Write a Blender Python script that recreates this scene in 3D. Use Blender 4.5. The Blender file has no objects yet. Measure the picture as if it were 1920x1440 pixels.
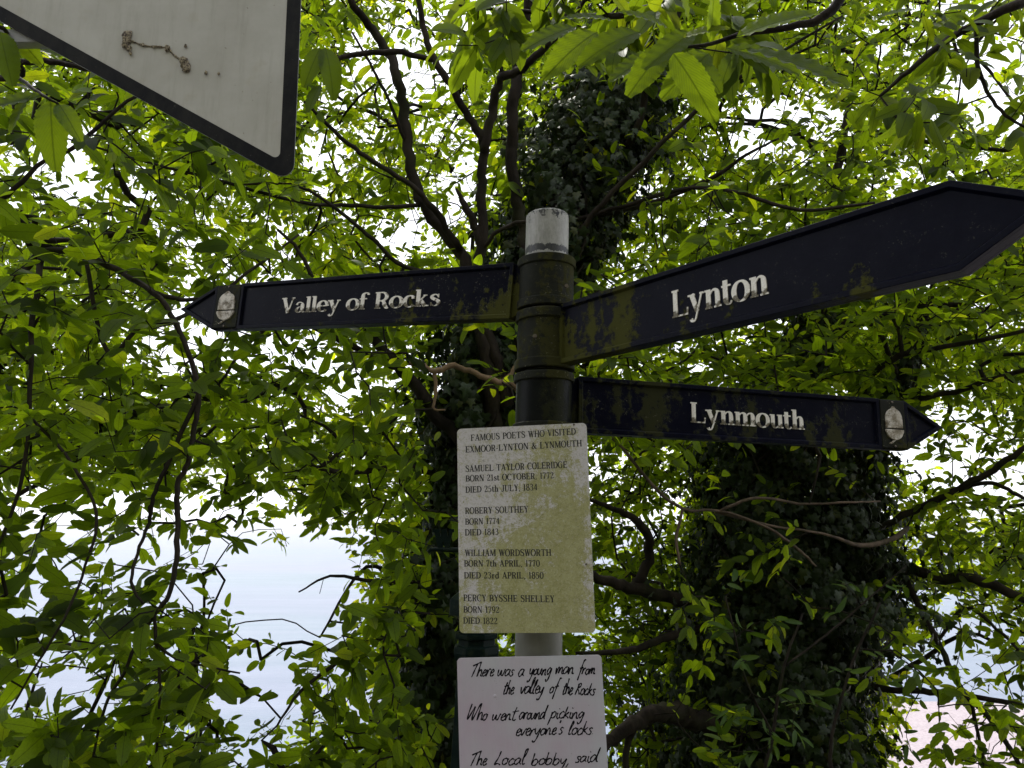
import bpy, bmesh, math, random
import numpy as np
from mathutils import Vector, Matrix
random.seed(7); RS = np.random.RandomState(11)
scene = bpy.context.scene
col = scene.collection
R = math.radians

# ------------------------------------------------------------------ camera
PITCH = R(10.5); FPX = 1423.0; CAMZ = 1.6
cam = bpy.data.objects.new('camera', bpy.data.cameras.new('camera')); col.objects.link(cam)
cam.location = (0, 0, CAMZ); cam.rotation_euler = (R(90) + PITCH, 0, 0)
cam.data.sensor_width = 36; cam.data.lens = FPX / 1920 * 36
cam.data.clip_start = 0.02; cam.data.clip_end = 60000
scene.camera = cam

# ------------------------------------------------------------------ sky, sun, exposure
SUN_EL, SUN_AZ = R(58), R(-25)          # azimuth measured from +Y towards +X
world = bpy.data.worlds.new('World'); scene.world = world; world.use_nodes = True
wn = world.node_tree; wn.nodes.clear()
w_out = wn.nodes.new('ShaderNodeOutputWorld'); w_bg = wn.nodes.new('ShaderNodeBackground')
w_sky = wn.nodes.new('ShaderNodeTexSky'); w_sky.sky_type = 'NISHITA'; w_sky.sun_disc = False
w_sky.sun_elevation = SUN_EL; w_sky.sun_rotation = SUN_AZ; w_sky.altitude = 50
w_sky.air_density = 1.0; w_sky.dust_density = 3.0; w_sky.ozone_density = 1.0
w_tc = wn.nodes.new('ShaderNodeTexCoord'); w_ns = wn.nodes.new('ShaderNodeTexNoise')
w_ns.inputs['Scale'].default_value = 2.2; w_ns.inputs['Detail'].default_value = 5
w_rp = wn.nodes.new('ShaderNodeMapRange'); w_rp.inputs[1].default_value = .25; w_rp.inputs[2].default_value = .6
w_rp.inputs[3].default_value = .72; w_rp.inputs[4].default_value = .97
w_mx = wn.nodes.new('ShaderNodeMix'); w_mx.data_type = 'RGBA'
w_mx.inputs['B'].default_value = (11.0, 11.2, 11.8, 1)
wn.links.new(w_tc.outputs['Generated'], w_ns.inputs['Vector'])
wn.links.new(w_ns.outputs['Fac'], w_rp.inputs[0]); wn.links.new(w_rp.outputs[0], w_mx.inputs['Factor'])
wn.links.new(w_sky.outputs[0], w_mx.inputs['A']); wn.links.new(w_mx.outputs['Result'], w_bg.inputs['Color'])
w_bg.inputs['Strength'].default_value = 0.13
wn.links.new(w_bg.outputs[0], w_out.inputs[0])
sd = bpy.data.lights.new('sun', 'SUN'); sd.energy = 3.2; sd.angle = R(2.5); sd.color = (1, .96, .88)
sun = bpy.data.objects.new('sun', sd); col.objects.link(sun)
sdir = Vector((math.cos(SUN_EL) * math.sin(SUN_AZ), math.cos(SUN_EL) * math.cos(SUN_AZ), math.sin(SUN_EL)))
sun.rotation_euler = sdir.to_track_quat('Z', 'Y').to_euler(); sun.location = (0, 0, 30)
scene.view_settings.view_transform = 'Standard'; scene.view_settings.look = 'None'
scene.view_settings.exposure = 0.4; scene.view_settings.gamma = 1
scene.view_settings.use_curve_mapping = False
scene.cycles.max_bounces = 10; scene.cycles.transmission_bounces = 8; scene.cycles.diffuse_bounces = 6

# ------------------------------------------------------------------ pixel -> point helpers (layout taken from the photograph)
CP, SP = math.cos(PITCH), math.sin(PITCH)
def ray(px, py):
    x, y = (px - 960) / FPX, (720 - py) / FPX
    return Vector((x, CP - y * SP, SP + y * CP))
def at(px, py, Y):
    r = ray(px, py); return Vector((0, 0, CAMZ)) + r * (Y / r.y)
def atd(px, py, d):
    return Vector((0, 0, CAMZ)) + ray(px, py) * d
def depth_of(p):
    return p[1] * CP + (p[2] - CAMZ) * SP
def project(P):
    P = np.asarray(P); d = P[:, 1] * CP + (P[:, 2] - CAMZ) * SP
    yy = -P[:, 1] * SP + (P[:, 2] - CAMZ) * CP
    dd = np.where(d > .05, d, .05)
    return 960 + FPX * P[:, 0] / dd, 720 - FPX * yy / dd, d

# ------------------------------------------------------------------ object helpers
def tag(o, label=None, cat=None, group=None, kind=None):
    if label: o['label'] = label
    if cat: o['category'] = cat
    if group: o['group'] = group
    if kind: o['kind'] = kind
    return o
def empty(name, loc, label, cat, group=None):
    o = bpy.data.objects.new(name, None); col.objects.link(o); o.location = loc
    o.empty_display_size = .1
    return tag(o, label, cat, group)
def link(name, me, mat=None, parent=None, matrix=None, smooth=False):
    if mat is not None and len(me.materials) == 0: me.materials.append(mat)
    if smooth: me.polygons.foreach_set('use_smooth', [True] * len(me.polygons))
    o = bpy.data.objects.new(name, me); col.objects.link(o)
    if parent is not None: o.parent = parent
    if matrix is not None: o.matrix_local = matrix
    return o
def bm_obj(name, bm, mat, parent=None, matrix=None, smooth=False):
    bmesh.ops.recalc_face_normals(bm, faces=bm.faces)
    me = bpy.data.meshes.new(name); bm.to_mesh(me); bm.free()
    return link(name, me, mat, parent, matrix, smooth)
def frame(o, ex, ez):
    ex = Vector(ex).normalized(); ez = Vector(ez); ez = (ez - ex * ez.dot(ex)).normalized(); ey = ez.cross(ex)
    m = Matrix.Identity(4)
    for i in range(3):
        m[i][0], m[i][1], m[i][2], m[i][3] = ex[i], ey[i], ez[i], o[i]
    return m
def np_mesh(name, V, F4=None, F3=None, uv=None, tint=None, smooth=True):
    me = bpy.data.meshes.new(name)
    loops, starts, tot = [], [], []
    s = 0
    if F4 is not None and len(F4):
        loops.append(F4.reshape(-1)); starts.append(np.arange(len(F4)) * 4); s = len(F4) * 4; tot.append(np.full(len(F4), 4))
    if F3 is not None and len(F3):
        loops.append(F3.reshape(-1)); starts.append(s + np.arange(len(F3)) * 3); tot.append(np.full(len(F3), 3))
    L = np.concatenate(loops).astype(np.int32); S = np.concatenate(starts).astype(np.int32)
    me.vertices.add(len(V)); me.vertices.foreach_set('co', np.asarray(V, np.float32).reshape(-1))
    me.loops.add(len(L)); me.loops.foreach_set('vertex_index', L)
    me.polygons.add(len(S)); me.polygons.foreach_set('loop_start', S)
    me.polygons.foreach_set('use_smooth', np.full(len(S), smooth))
    me.update(calc_edges=True)
    if uv is not None:
        l = me.uv_layers.new(name='UVMap'); l.data.foreach_set('uv', np.asarray(uv, np.float32)[L].reshape(-1))
    if tint is not None:
        a = me.attributes.new('tint', 'FLOAT', 'POINT'); a.data.foreach_set('value', np.asarray(tint, np.float32))
    me.validate()
    return me

# ------------------------------------------------------------------ materials
class NT:
    def __init__(s, name):
        s.m = bpy.data.materials.new(name); s.m.use_nodes = True; s.t = s.m.node_tree; s.t.nodes.clear()
        s.out = s.n('ShaderNodeOutputMaterial')
        s.tc = s.n('ShaderNodeTexCoord')
    def n(s, k, **kw):
        x = s.t.nodes.new(k)
        for a, b in kw.items(): setattr(x, a, b)
        return x
    def l(s, a, b): s.t.links.new(a, b)
    def noise(s, scale, detail=4, rough=.6, vec=None, stretch=None):
        x = s.n('ShaderNodeTexNoise'); x.inputs['Scale'].default_value = scale
        x.inputs['Detail'].default_value = detail; x.inputs['Roughness'].default_value = rough
        v = vec or s.tc.outputs['Object']
        if stretch:
            mp = s.n('ShaderNodeMapping'); mp.inputs['Scale'].default_value = stretch; s.l(v, mp.inputs[0]); v = mp.outputs[0]
        s.l(v, x.inputs['Vector']); return x.outputs['Fac']
    def math(s, op, a, b=0.0, clamp=False):
        x = s.n('ShaderNodeMath', operation=op); x.use_clamp = clamp
        for i, v in enumerate((a, b)):
            if isinstance(v, (int, float)): x.inputs[i].default_value = v
            else: s.l(v, x.inputs[i])
        return x.outputs[0]
    def ramp(s, v, a, b, lo=0., hi=1.):
        x = s.n('ShaderNodeMapRange'); x.inputs[1].default_value = a; x.inputs[2].default_value = b
        x.inputs[3].default_value = lo; x.inputs[4].default_value = hi; s.l(v, x.inputs[0]); return x.outputs[0]
    def mix(s, f, a, b):
        x = s.n('ShaderNodeMix', data_type='RGBA')
        for i, v in (('Factor', f), ('A', a), ('B', b)):
            if isinstance(v, tuple): x.inputs[i].default_value = (*v, 1)
            elif isinstance(v, (int, float)): x.inputs[i].default_value = v
            else: s.l(v, x.inputs[i])
        return x.outputs['Result']
    def bsdf(s, color, rough=.6, metal=0., bump=None, bstr=.3, bdist=.002, spec=.5):
        b = s.n('ShaderNodeBsdfPrincipled')
        for i, v in (('Base Color', color), ('Roughness', rough), ('Metallic', metal), ('Specular IOR Level', spec)):
            if isinstance(v, tuple): b.inputs[i].default_value = (*v, 1)
            elif isinstance(v, (int, float)): b.inputs[i].default_value = v
            else: s.l(v, b.inputs[i])
        if bump is not None:
            bp = s.n('ShaderNodeBump'); bp.inputs['Strength'].default_value = bstr; bp.inputs['Distance'].default_value = bdist
            s.l(bump, bp.inputs['Height']); s.l(bp.outputs[0], b.inputs['Normal'])
        return b
    def fin(s, sh): s.l(sh.outputs[0], s.out.inputs[0]); return s.m
def sep(t, v=None):
    x = t.n('ShaderNodeSeparateXYZ'); t.l(v or t.tc.outputs['Object'], x.inputs[0]); return x.outputs

def leaf_mat(name, dark, light, yellow, trans=.5, vein=22., gloss=.45, tgain=1.6, vs=.55, bs=.35, spec=.22):
    t = NT(name)
    at_ = t.n('ShaderNodeAttribute'); at_.attribute_name = 'tint'
    oi = t.n('ShaderNodeObjectInfo')
    tn = t.math('FRACT', t.math('ADD', at_.outputs['Fac'], t.math('MULTIPLY', oi.outputs['Random'], 7.31)))
    uv = t.n('ShaderNodeUVMap'); uv.uv_map = 'UVMap'
    u, v, _ = sep(t, uv.outputs[0])
    au = t.math('ABSOLUTE', t.math('SUBTRACT', u, .5))
    mid = t.ramp(au, .012, .03, 1, 0)
    ph = t.math('ADD', t.math('MULTIPLY', v, vein), t.math('MULTIPLY', au, -vein * .95))
    lat = t.ramp(t.math('ABSOLUTE', t.math('SUBTRACT', t.math('FRACT', ph), .5)), .0, .13, 1, 0)
    vn = t.math('MAXIMUM', mid, t.math('MULTIPLY', lat, .6))
    c = t.mix(t.ramp(t.math('POWER', tn, 1.15), 0, .7), dark, light)  # dark-to-light spread per leaf also paints shade and sun into the colour
    c = t.mix(t.ramp(tn, .86, 1.0), c, yellow)
    ns = t.noise(14, 3, .6, vec=uv.outputs[0])
    c = t.mix(t.ramp(ns, .35, .75, 0, .35), c, dark)
    cd_ = t.mix(.5, c, (0.004, .008, .001))
    cs = t.mix(t.math('MULTIPLY', vn, .35), cd_, (light[0] * .9, light[1] * .85, light[2] * .9))
    ct = t.mix(t.math('MULTIPLY', vn, vs), c, (dark[0] * .5, dark[1] * .5, dark[2] * .4))
    g = t.n('ShaderNodeVectorMath', operation='MULTIPLY'); t.l(ct, g.inputs[0]); g.inputs[1].default_value = (tgain * 1.32, tgain * 1.15, tgain * .24)
    b = t.bsdf(cs, gloss, bump=vn, bstr=bs, bdist=.003, spec=spec)
    tr = t.n('ShaderNodeBsdfTranslucent'); t.l(g.outputs[0], tr.inputs[0])
    mx = t.n('ShaderNodeMixShader'); mx.inputs[0].default_value = trans
    t.l(b.outputs[0], mx.inputs[1]); t.l(tr.outputs[0], mx.inputs[2]); return t.fin(mx)
M = {}
M['leaf'] = leaf_mat('chestnut_leaf', (.014, .028, .003), (.11, .175, .012), (.21, .26, .02), trans=.66, tgain=3.7)
M['leaf_near'] = leaf_mat('near_chestnut_leaf', (.06, .10, .012), (.10, .16, .018), (.15, .20, .02), trans=.5, vein=15., tgain=2.2, vs=.85, bs=.7, spec=.1)
M['leaf_far'] = leaf_mat('far_leaf', (.04, .07, .006), (.15, .215, .015), (.26, .29, .03), trans=.66, tgain=3.6)
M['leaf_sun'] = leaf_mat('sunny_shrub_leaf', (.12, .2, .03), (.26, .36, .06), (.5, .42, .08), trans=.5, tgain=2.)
M['leaf_sprig'] = leaf_mat('sprig_leaf', (.045, .10, .018), (.09, .17, .03), (.13, .2, .04), trans=.35, tgain=1.4, gloss=.5)
M['ivy'] = leaf_mat('ivy_leaf', (.010, .022, .005), (.028, .055, .012), (.10, .11, .02), trans=.14, vein=5., gloss=.38, tgain=1.4)

def bark(name, a, b, moss=(.03, .04, .01), mossamt=.3):
    t = NT(name)
    n1 = t.noise(9, 6, .65, stretch=(1, 1, .35)); n2 = t.noise(45, 4, .6); n3 = t.noise(3.5, 4, .6)
    c = t.mix(t.ramp(n1, .35, .65), a, b)
    c = t.mix(t.ramp(n3, .5, .65, 0, mossamt), c, moss)
    h = t.math('ADD', n1, t.math('MULTIPLY', n2, .4))
    return t.fin(t.bsdf(c, .8, bump=h, bstr=.9, bdist=.014, spec=.1))
M['bark'] = bark('bark', (.010, .008, .006), (.036, .028, .022))
M['bark_pale'] = bark('pale_bark', (.11, .075, .05), (.24, .16, .10), mossamt=.15)
M['bark_mid'] = bark('weathered_bark', (.045, .034, .026), (.14, .10, .075), mossamt=.3)
M['bark_twig'] = bark('twig_bark', (.008, .006, .005), (.026, .020, .015), mossamt=.2)

def paint(name, base, rough=.38, moss_near=True, speck=.35, mosscol=(.055, .056, .010), amt=1.):
    """navy cast metal with algae and lichen specks; X of the object runs away from the post"""
    t = NT(name); x, y, z = sep(t)
    n1 = t.noise(7, 5, .65, stretch=(1, 1, .45)); n2 = t.noise(55, 4, .7); n3 = t.noise(24, 5, .7); n4 = t.noise(190, 2, .6)
    ax = t.math('ABSOLUTE', x)
    grad = t.math('ADD', t.ramp(ax, .0, .55, .12, -.16), t.ramp(z, -.07, .07, .07, -.06)) if moss_near else t.ramp(x, 0, 1, .03, .03)
    m = t.math('ADD', t.math('ADD', t.math('MULTIPLY', n1, 1.5), -.25), t.math('ADD', grad, t.math('MULTIPLY', t.math('SUBTRACT', n2, .5), .75)))
    mm = t.ramp(m, .57, .68, 0, .8 * amt)
    c = t.mix(t.ramp(n3, .4, .7, 0, .5), base, (base[0] * 1.7 + .003, base[1] * 1.7 + .003, base[2] * 1.5 + .002))
    c = t.mix(mm, c, mosscol)
    sp = t.math('MULTIPLY', t.ramp(n4, .63, .70), t.ramp(n3, .50, .62))
    c = t.mix(t.math('MULTIPLY', sp, speck), c, (.34, .33, .24))
    n5 = t.noise(38, 5, .75)
    c = t.mix(t.ramp(n5, .66, .72, 0, speck * .8), c, (.19, .18, .09))
    r = t.math('ADD', rough, t.math('MULTIPLY', t.math('ADD', mm, sp), .4), True)
    return t.fin(t.bsdf(c, r, bump=t.math('ADD', n2, t.math('MULTIPLY', mm, 1.5)), bstr=.35, bdist=.0015, spec=.055))
M['navy'] = paint('navy_paint', (.0018, .0022, .0075))
M['navy_dark'] = paint('dark_navy_paint', (.0016, .0021, .0085), moss_near=False, speck=.2, mosscol=(.03, .032, .01))
M['navy_clean'] = paint('clean_navy_paint', (.0015, .0019, .0075), speck=.12)
M['collar'] = paint('mossy_collar', (.013, .014, .011), .55, False, .5, (.040, .040, .012), 1.)
M['collar_dark'] = paint('black_collar', (.006, .007, .007), .3, False, .25, (.022, .024, .008), .7)
M['iron'] = paint('green_black_iron', (.003, .008, .007), .35, False, .1, (.02, .025, .01), .4)

t = NT('white_letter_paint')
n1 = t.noise(38, 6, .75); n2 = t.noise(220, 3, .7); n3 = t.noise(11, 4, .6)
c = t.mix(t.ramp(n2, .35, .62), (.66, .62, .54), (.78, .75, .70))
c = t.mix(t.ramp(n1, .55, .63, 0, .8), c, (.20, .165, .09))
c = t.mix(t.ramp(t.math('ADD', t.math('MULTIPLY', n1, .5), t.math('MULTIPLY', n3, .5)), .54, .58, 0, .9), c, (.07, .055, .02))
M['letter'] = t.fin(t.bsdf(c, .6, bump=n1, bstr=.4, bdist=.001))

t = NT('worn_acorn_paint'); n1 = t.noise(45, 6, .8); n2 = t.noise(15, 4, .7)
c = t.mix(t.ramp(n1, .44, .58), (.60, .56, .50), (.10, .075, .04)); c = t.mix(t.ramp(n2, .45, .65, 0, .7), c, (.22, .18, .11))
M['acorn'] = t.fin(t.bsdf(c, .6, bump=n1, bstr=.5, bdist=.001))
t = NT('galvanised_post')
x, y, z = sep(t)
n1 = t.noise(26, 6, .8, stretch=(1, 1, .7)); n2 = t.noise(90, 3, .7); n3 = t.noise(6, 4, .6, stretch=(1, 1, .2))
c = t.mix(t.ramp(n3, .3, .7), (.30, .295, .28), (.42, .415, .40))
c = t.mix(t.ramp(n2, .4, .7, 0, .35), c, (.18, .175, .15))
vc = t.n('ShaderNodeValue')
black = t.math('ADD', t.ramp(t.math('ABSOLUTE', t.math('SUBTRACT', z, 2.337)), .004, .018, .36, 0), t.ramp(z, 2.39, 2.44, 0, .21))
bl = t.ramp(t.math('ADD', n1, black), .70, .72)
c = t.mix(bl, c, (.008, .009, .016))
low = t.ramp(z, 1.5, 1.9, .8, 0)
c = t.mix(low, c, (.075, .075, .05)); c = t.mix(t.ramp(t.noise(12, 6, .8, stretch=(1, 1, .3)), .45, .6, 0, .5), c, (.10, .098, .085))
M['steel'] = t.fin(t.bsdf(c, .5, bump=t.math('SUBTRACT', n2, bl), bstr=.25, bdist=.001, metal=0.))

t = NT('algae_white_plate')
x, y, z = sep(t)
n1 = t.noise(7.5, 7, .68, stretch=(1.3, 1, .8)); n2 = t.noise(95, 3, .8); n3 = t.noise(420, 2, .8); n4 = t.noise(30, 4, .7); n5 = t.noise(17, 4, .6, stretch=(3, 1, .5))
g = t.math('ADD', t.math('MULTIPLY', x, .9), t.math('MULTIPLY', z, -.55))
xe = t.ramp(x, .125, .165, 0, -.30)                        # the right-hand edge has washed clean
xl = t.ramp(x, -.17, -.145, .10, 0)
m = t.math('ADD', t.math('ADD', t.math('ADD', n1, g), t.math('ADD', xe, xl)), t.math('MULTIPLY', t.math('SUBTRACT', n4, .5), .55))
m = t.math('ADD', m, t.math('MULTIPLY', t.math('SUBTRACT', n5, .5), .3))
cov = t.ramp(m, .33, .60, .16, 1.0)
speck = t.ramp(t.math('ADD', t.math('MULTIPLY', n2, .55), t.math('MULTIPLY', n3, .45)), .36, .64)
a = t.ramp(t.math('SUBTRACT', t.math('ADD', cov, t.math('MULTIPLY', speck, 1.0)), .78), 0, .45, 0, .93)
al = t.mix(t.ramp(n4, .3, .75), (.25, .245, .065), (.38, .37, .17))
al = t.mix(t.ramp(n3, .5, .7, 0, .5), al, (.21, .195, .045))
c = t.mix(a, (.54, .515, .535), al); c = t.mix(t.ramp(t.noise(260, 3, .85), .52, .64, 0, .32), c, (.56, .54, .44)); c = t.mix(t.ramp(t.noise(200, 3, .85), .52, .66, 0, .45), c, (.13, .125, .04))
c = t.mix(t.ramp(t.noise(120, 2, .8), .70, .74, 0, .7), c, (.08, .07, .05))
M['plate'] = t.fin(t.bsdf(c, .45, bump=a, bstr=.15, bdist=.0006))

t = NT('pink_tinged_white_plate')
n1 = t.noise(5, 4, .6, stretch=(1, 1, .5)); n2 = t.noise(3.3, 3, .6); n3 = t.noise(60, 4, .7, stretch=(3, 1, .4)); n4 = t.noise(160, 2, .8)
c = t.mix(t.ramp(n1, .35, .65), (.46, .34, .435), (.49, .505, .54))
c = t.mix(t.ramp(n2, .45, .7, 0, .7), c, (.44, .465, .49))
c = t.mix(t.ramp(n3, .4, .7, 0, .22), c, (.36, .34, .36))
c = t.mix(t.ramp(n4, .72, .75, 0, .8), c, (.1, .08, .07))
c = t.mix(.25, c, (.42, .44, .48)); M['plate2'] = t.fin(t.bsdf(c, .35, bump=n3, bstr=.05, bdist=.0005))
t = NT('black_print'); M['ink'] = t.fin(t.bsdf(t.mix(t.ramp(t.noise(200, 3, .7), .45, .7, 0, .5), (.012, .012, .014), (.07, .065, .05)), .5))
t = NT('marker_ink'); M['marker'] = t.fin(t.bsdf((.006, .005, .008), .7, spec=.1))

t = NT('reflective_white_sheeting')
x, y, z = sep(t)
k = 260.
a1 = t.math('FRACT', t.math('MULTIPLY', t.math('ADD', x, z), k)); a2 = t.math('FRACT', t.math('MULTIPLY', t.math('SUBTRACT', x, z), k))
grid = t.math('MAXIMUM', t.ramp(a1, .0, .22, 1, 0), t.ramp(a2, .0, .22, 1, 0))
n1 = t.noise(5, 5, .65); n2 = t.noise(60, 4, .7); n3 = t.noise(16, 4, .6)
c = t.mix(t.ramp(n1, .35, .7), (.47, .46, .43), (.36, .345, .31))
st_ = t.noise(9, 6, .75, stretch=(5, 1, .5)); c = t.mix(t.ramp(st_, .5, .72, 0, .4), c, (.27, .25, .21))
c = t.mix(t.math('MULTIPLY', grid, .16), c, (.30, .29, .27))
c = t.mix(t.ramp(n3, .58, .75, 0, .35), c, (.33, .27, .17))
c = t.mix(t.ramp(n2, .70, .74, 0, .6), c, (.11, .08, .07))
M['sheeting'] = t.fin(t.bsdf(c, .38, bump=t.math('ADD', grid, n2), bstr=.12, bdist=.0006, spec=.6))
t = NT('weathered_black_border')
n1 = t.noise(12, 6, .75, stretch=(1, 1, .6)); n2 = t.noise(120, 3, .7)
c = t.mix(t.ramp(n1, .4, .75, 0, .7), (.004, .0045, .007), (.035, .033, .028))
c = t.mix(t.ramp(n2, .66, .74, 0, .5), c, (.12, .12, .09))
M['border'] = t.fin(t.bsdf(c, .55, bump=n2, bstr=.3, bdist=.001, spec=.12))
t = NT('grey_aluminium'); M['alu'] = t.fin(t.bsdf(t.mix(t.ramp(t.noise(20), .3, .7), (.2, .2, .2), (.3, .3, .3)), .5, .3))
t = NT('dry_debris'); M['debris'] = t.fin(t.bsdf(t.mix(t.ramp(t.noise(300, 3), .4, .6), (.035, .022, .02), (.34, .29, .20)), .9, bump=t.noise(400), bstr=.5))
t = NT('screw_metal'); M['screw'] = t.fin(t.bsdf((.12, .10, .08), .5, .6))

t = NT('sea_water')
n1 = t.noise(.03, 6, .6, stretch=(.35, 1.6, 1)); n2 = t.noise(.6, 4, .65, stretch=(.4, 1.4, 1)); n3 = t.noise(.004, 4, .6, stretch=(.3, 1.5, 1))
c = t.mix(t.ramp(n3, .35, .65), (.105, .155, .20), (.13, .15, .225))
c = t.mix(t.ramp(n1, .4, .7, 0, .4), c, (.21, .235, .31))
M['sea'] = t.fin(t.bsdf(c, .45, bump=t.math('ADD', n2, n1), bstr=.4, bdist=.6, spec=.3))
t = NT('pebble_shore')
v = t.n('ShaderNodeTexVoronoi'); v.inputs['Scale'].default_value = 1.1; t.l(t.tc.outputs['Object'], v.inputs['Vector'])
n1 = t.noise(.35, 8, .9)
c = t.mix(t.ramp(n1, .35, .65), (.15, .12, .13), (.34, .28, .30))
c = t.mix(t.ramp(v.outputs['Distance'], .1, .6, 0, .5), c, (.40, .35, .37))
M['shore'] = t.fin(t.bsdf(c, .9, bump=n1, bstr=.5, bdist=.3))
t = NT('leaf_litter_ground')
n1 = t.noise(1.3, 6, .7); n2 = t.noise(14, 5, .7)
c = t.mix(t.ramp(n1, .4, .6), (.06, .05, .03), (.05, .07, .02)); c = t.mix(t.ramp(n2, .4, .7, 0, .6), c, (.10, .075, .045))
M['ground'] = t.fin(t.bsdf(c, .95, bump=n2, bstr=.8, bdist=.03))
t = NT('worn_asphalt')
n1 = t.noise(120, 4, .7); n2 = t.noise(2, 5, .6)
c = t.mix(t.ramp(n1, .3, .7), (.07, .068, .065), (.15, .145, .135)); c = t.mix(t.ramp(n2, .45, .65, 0, .4), c, (.09, .085, .07))
M['asphalt'] = t.fin(t.bsdf(c, .85, bump=n1, bstr=.5, bdist=.004))

# ------------------------------------------------------------------ setting: water, shore, slope, lane
def gz(x, y):
    if y < -3.2: return min(26., (-3.2 - y) * 1.15)  # unseen bank behind the camera, added to block the rear sky light
    s = max(0., y - 3.0)
    return -(.85 * s - .6 * (1 - math.exp(-s * 1.2)))
def quadobj(name, pts, mat, kind='structure'):
    me = bpy.data.meshes.new(name); me.from_pydata([tuple(p) for p in pts], [], [tuple(range(len(pts)))])
    o = link(name, me, mat); o['kind'] = kind; return o
SEA = -60.
quadobj('sea', [(-48000, 20, SEA), (48000, 20, SEA), (48000, 49500, SEA), (-48000, 49500, SEA)], M['sea'])
bm = bmesh.new(); pts = []
for i in range(40):
    a = i / 39; pts.append((55 + 330 * a, 262 + 16 * math.sin(a * 5) - 5 * math.sin(a * 17), SEA + .5))
pts += [(420, 90, SEA + .5), (60, 60, SEA + .5)]
f = bm.faces.new([bm.verts.new(p) for p in pts]); ex = bmesh.ops.extrude_face_region(bm, geom=[f])
for v_ in ex['geom']:
    if isinstance(v_, bmesh.types.BMVert): v_.co.z -= 1.5
tag(bm_obj('shore', bm, M['shore']), kind='structure')
xs = np.linspace(-30, 30, 61); ys = np.concatenate([np.linspace(-30, -4, 27), np.linspace(-3.2, 3, 9), np.linspace(3.4, 14, 36), np.linspace(16, 72, 30)])
V = []; F = []
for y in ys:
    for x in xs:
        n = .12 * math.sin(x * 1.7 + y) + .1 * math.sin(x * .6 - y * 1.3)
        V.append((x, y, gz(x, y) + (n if y > 3.2 else 0) - (.0 if y > 3.2 else .0)))
nx = len(xs)
for j in range(len(ys) - 1):
    for i in range(nx - 1): F.append((j * nx + i, j * nx + i + 1, (j + 1) * nx + i + 1, (j + 1) * nx + i))
me = bpy.data.meshes.new('hillside'); me.from_pydata(V, [], F); tag(link('hillside', me, M['ground'], smooth=True), kind='structure')
quadobj('lane', [(-30, -3.2, .006), (30, -3.2, .006), (30, 1.1, .006), (-30, 1.1, .006)], M['asphalt'])

# ------------------------------------------------------------------ tubes
def catmull(P, n=5):
    P = [np.array(p, float) for p in P]
    if len(P) < 3: 
        return [P[0] + (P[-1] - P[0]) * k / n for k in range(n + 1)]
    Q = [2 * P[0] - P[1]] + P + [2 * P[-1] - P[-2]]; out = []
    for i in range(1, len(Q) - 2):
        a, b, c_, d = Q[i - 1:i + 3]
        for k in range(n):
            s = k / n
            out.append(.5 * ((2 * b) + (c_ - a) * s + (2 * a - 5 * b + 4 * c_ - d) * s * s + (3 * b - a - 3 * c_ + d) * s ** 3))
    out.append(P[-1]); return out
def tube_bm(bm, pts, rad, sides=10, wob=.08, cap=True):
    pts = [Vector(p[:3]) for p in pts]; rings = []; prev = None
    for i, p in enumerate(pts):
        d = (pts[min(i + 1, len(pts) - 1)] - pts[max(i - 1, 0)]).normalized()
        if prev is None: a = d.orthogonal().normalized()
        else: a = (prev - d * prev.dot(d)); a = a.normalized() if a.length > 1e-6 else d.orthogonal().normalized()
        prev = a; b = d.cross(a); ring = []
        for k in range(sides):
            th = 2 * math.pi * k / sides; r = rad[i] * (1 + wob * random.uniform(-1, 1))
            ring.append(bm.verts.new(p + (a * math.cos(th) + b * math.sin(th)) * r))
        rings.append(ring)
    for i in range(len(rings) - 1):
        for k in range(sides):
            bm.faces.new((rings[i][k], rings[i][(k + 1) % sides], rings[i + 1][(k + 1) % sides], rings[i + 1][k]))
    if cap:
        bm.faces.new(rings[0]); bm.faces.new(rings[-1])

# ------------------------------------------------------------------ leaf shapes
def leaf_template(rows, width=.24, curl=.22, fold=.28, tooth=.0, wave=.0, cols=1, tipsharp=1.0, twist=0.):
    """unit leaf: base at 0, tip at +Y, face +Z; returns V, F4, F3, UV"""
    V, UV, F4, F3 = [(0, .0, 0)], [(.5, 0)], [], []
    vs = [i / rows for i in range(1, rows)]
    ncol = 2 * cols + 1
    def hw(v):
        return width * (math.sin(math.pi * min(1, v ** .85) ) ** .52) * (1 - .12 * v * tipsharp)
    for i, v in enumerate(vs):
        w = hw(v); tt = tooth * w if i % 2 == 0 else -tooth * w
        for c_ in range(ncol):
            f = (c_ - cols) / cols; s = abs(f)
            ww = w * f * (1 + (tt / w if s == 1 else 0))
            y = v + (.03 * s * s) + (.012 if s == 1 and i % 2 == 0 else 0)
            z = fold * abs(ww) * (1 - .35 * s) - curl * v * v + wave * math.sin(v * 15 * 2 * math.pi / 2.2 - s * 6) * s * .02
            a = twist * v
            V.append((ww * math.cos(a) - z * math.sin(a) * 0, y, z + ww * math.sin(a))); UV.append((.5 + .5 * f * w / width * .9, v))
    tip = len(V); V.append((0, 1., -curl)); UV.append((.5, 1))
    for c_ in range(ncol - 1): F3.append((0, 1 + c_ + 1, 1 + c_))
    for i in range(len(vs) - 1):
        for c_ in range(ncol - 1):
            a = 1 + i * ncol + c_; b = a + ncol; F4.append((a, a + 1, b + 1, b))
    e = 1 + (len(vs) - 1) * ncol
    for c_ in range(ncol - 1): F3.append((e + c_, e + c_ + 1, tip))
    return np.array(V, float), np.array(F4), np.array(F3), np.array(UV)
T_LO = [leaf_template(7, .20, .18, .30), leaf_template(7, .23, .34, .22, twist=.25), leaf_template(7, .18, .08, .4, twist=-.3), leaf_template(7, .24, .45, .2)]
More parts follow.
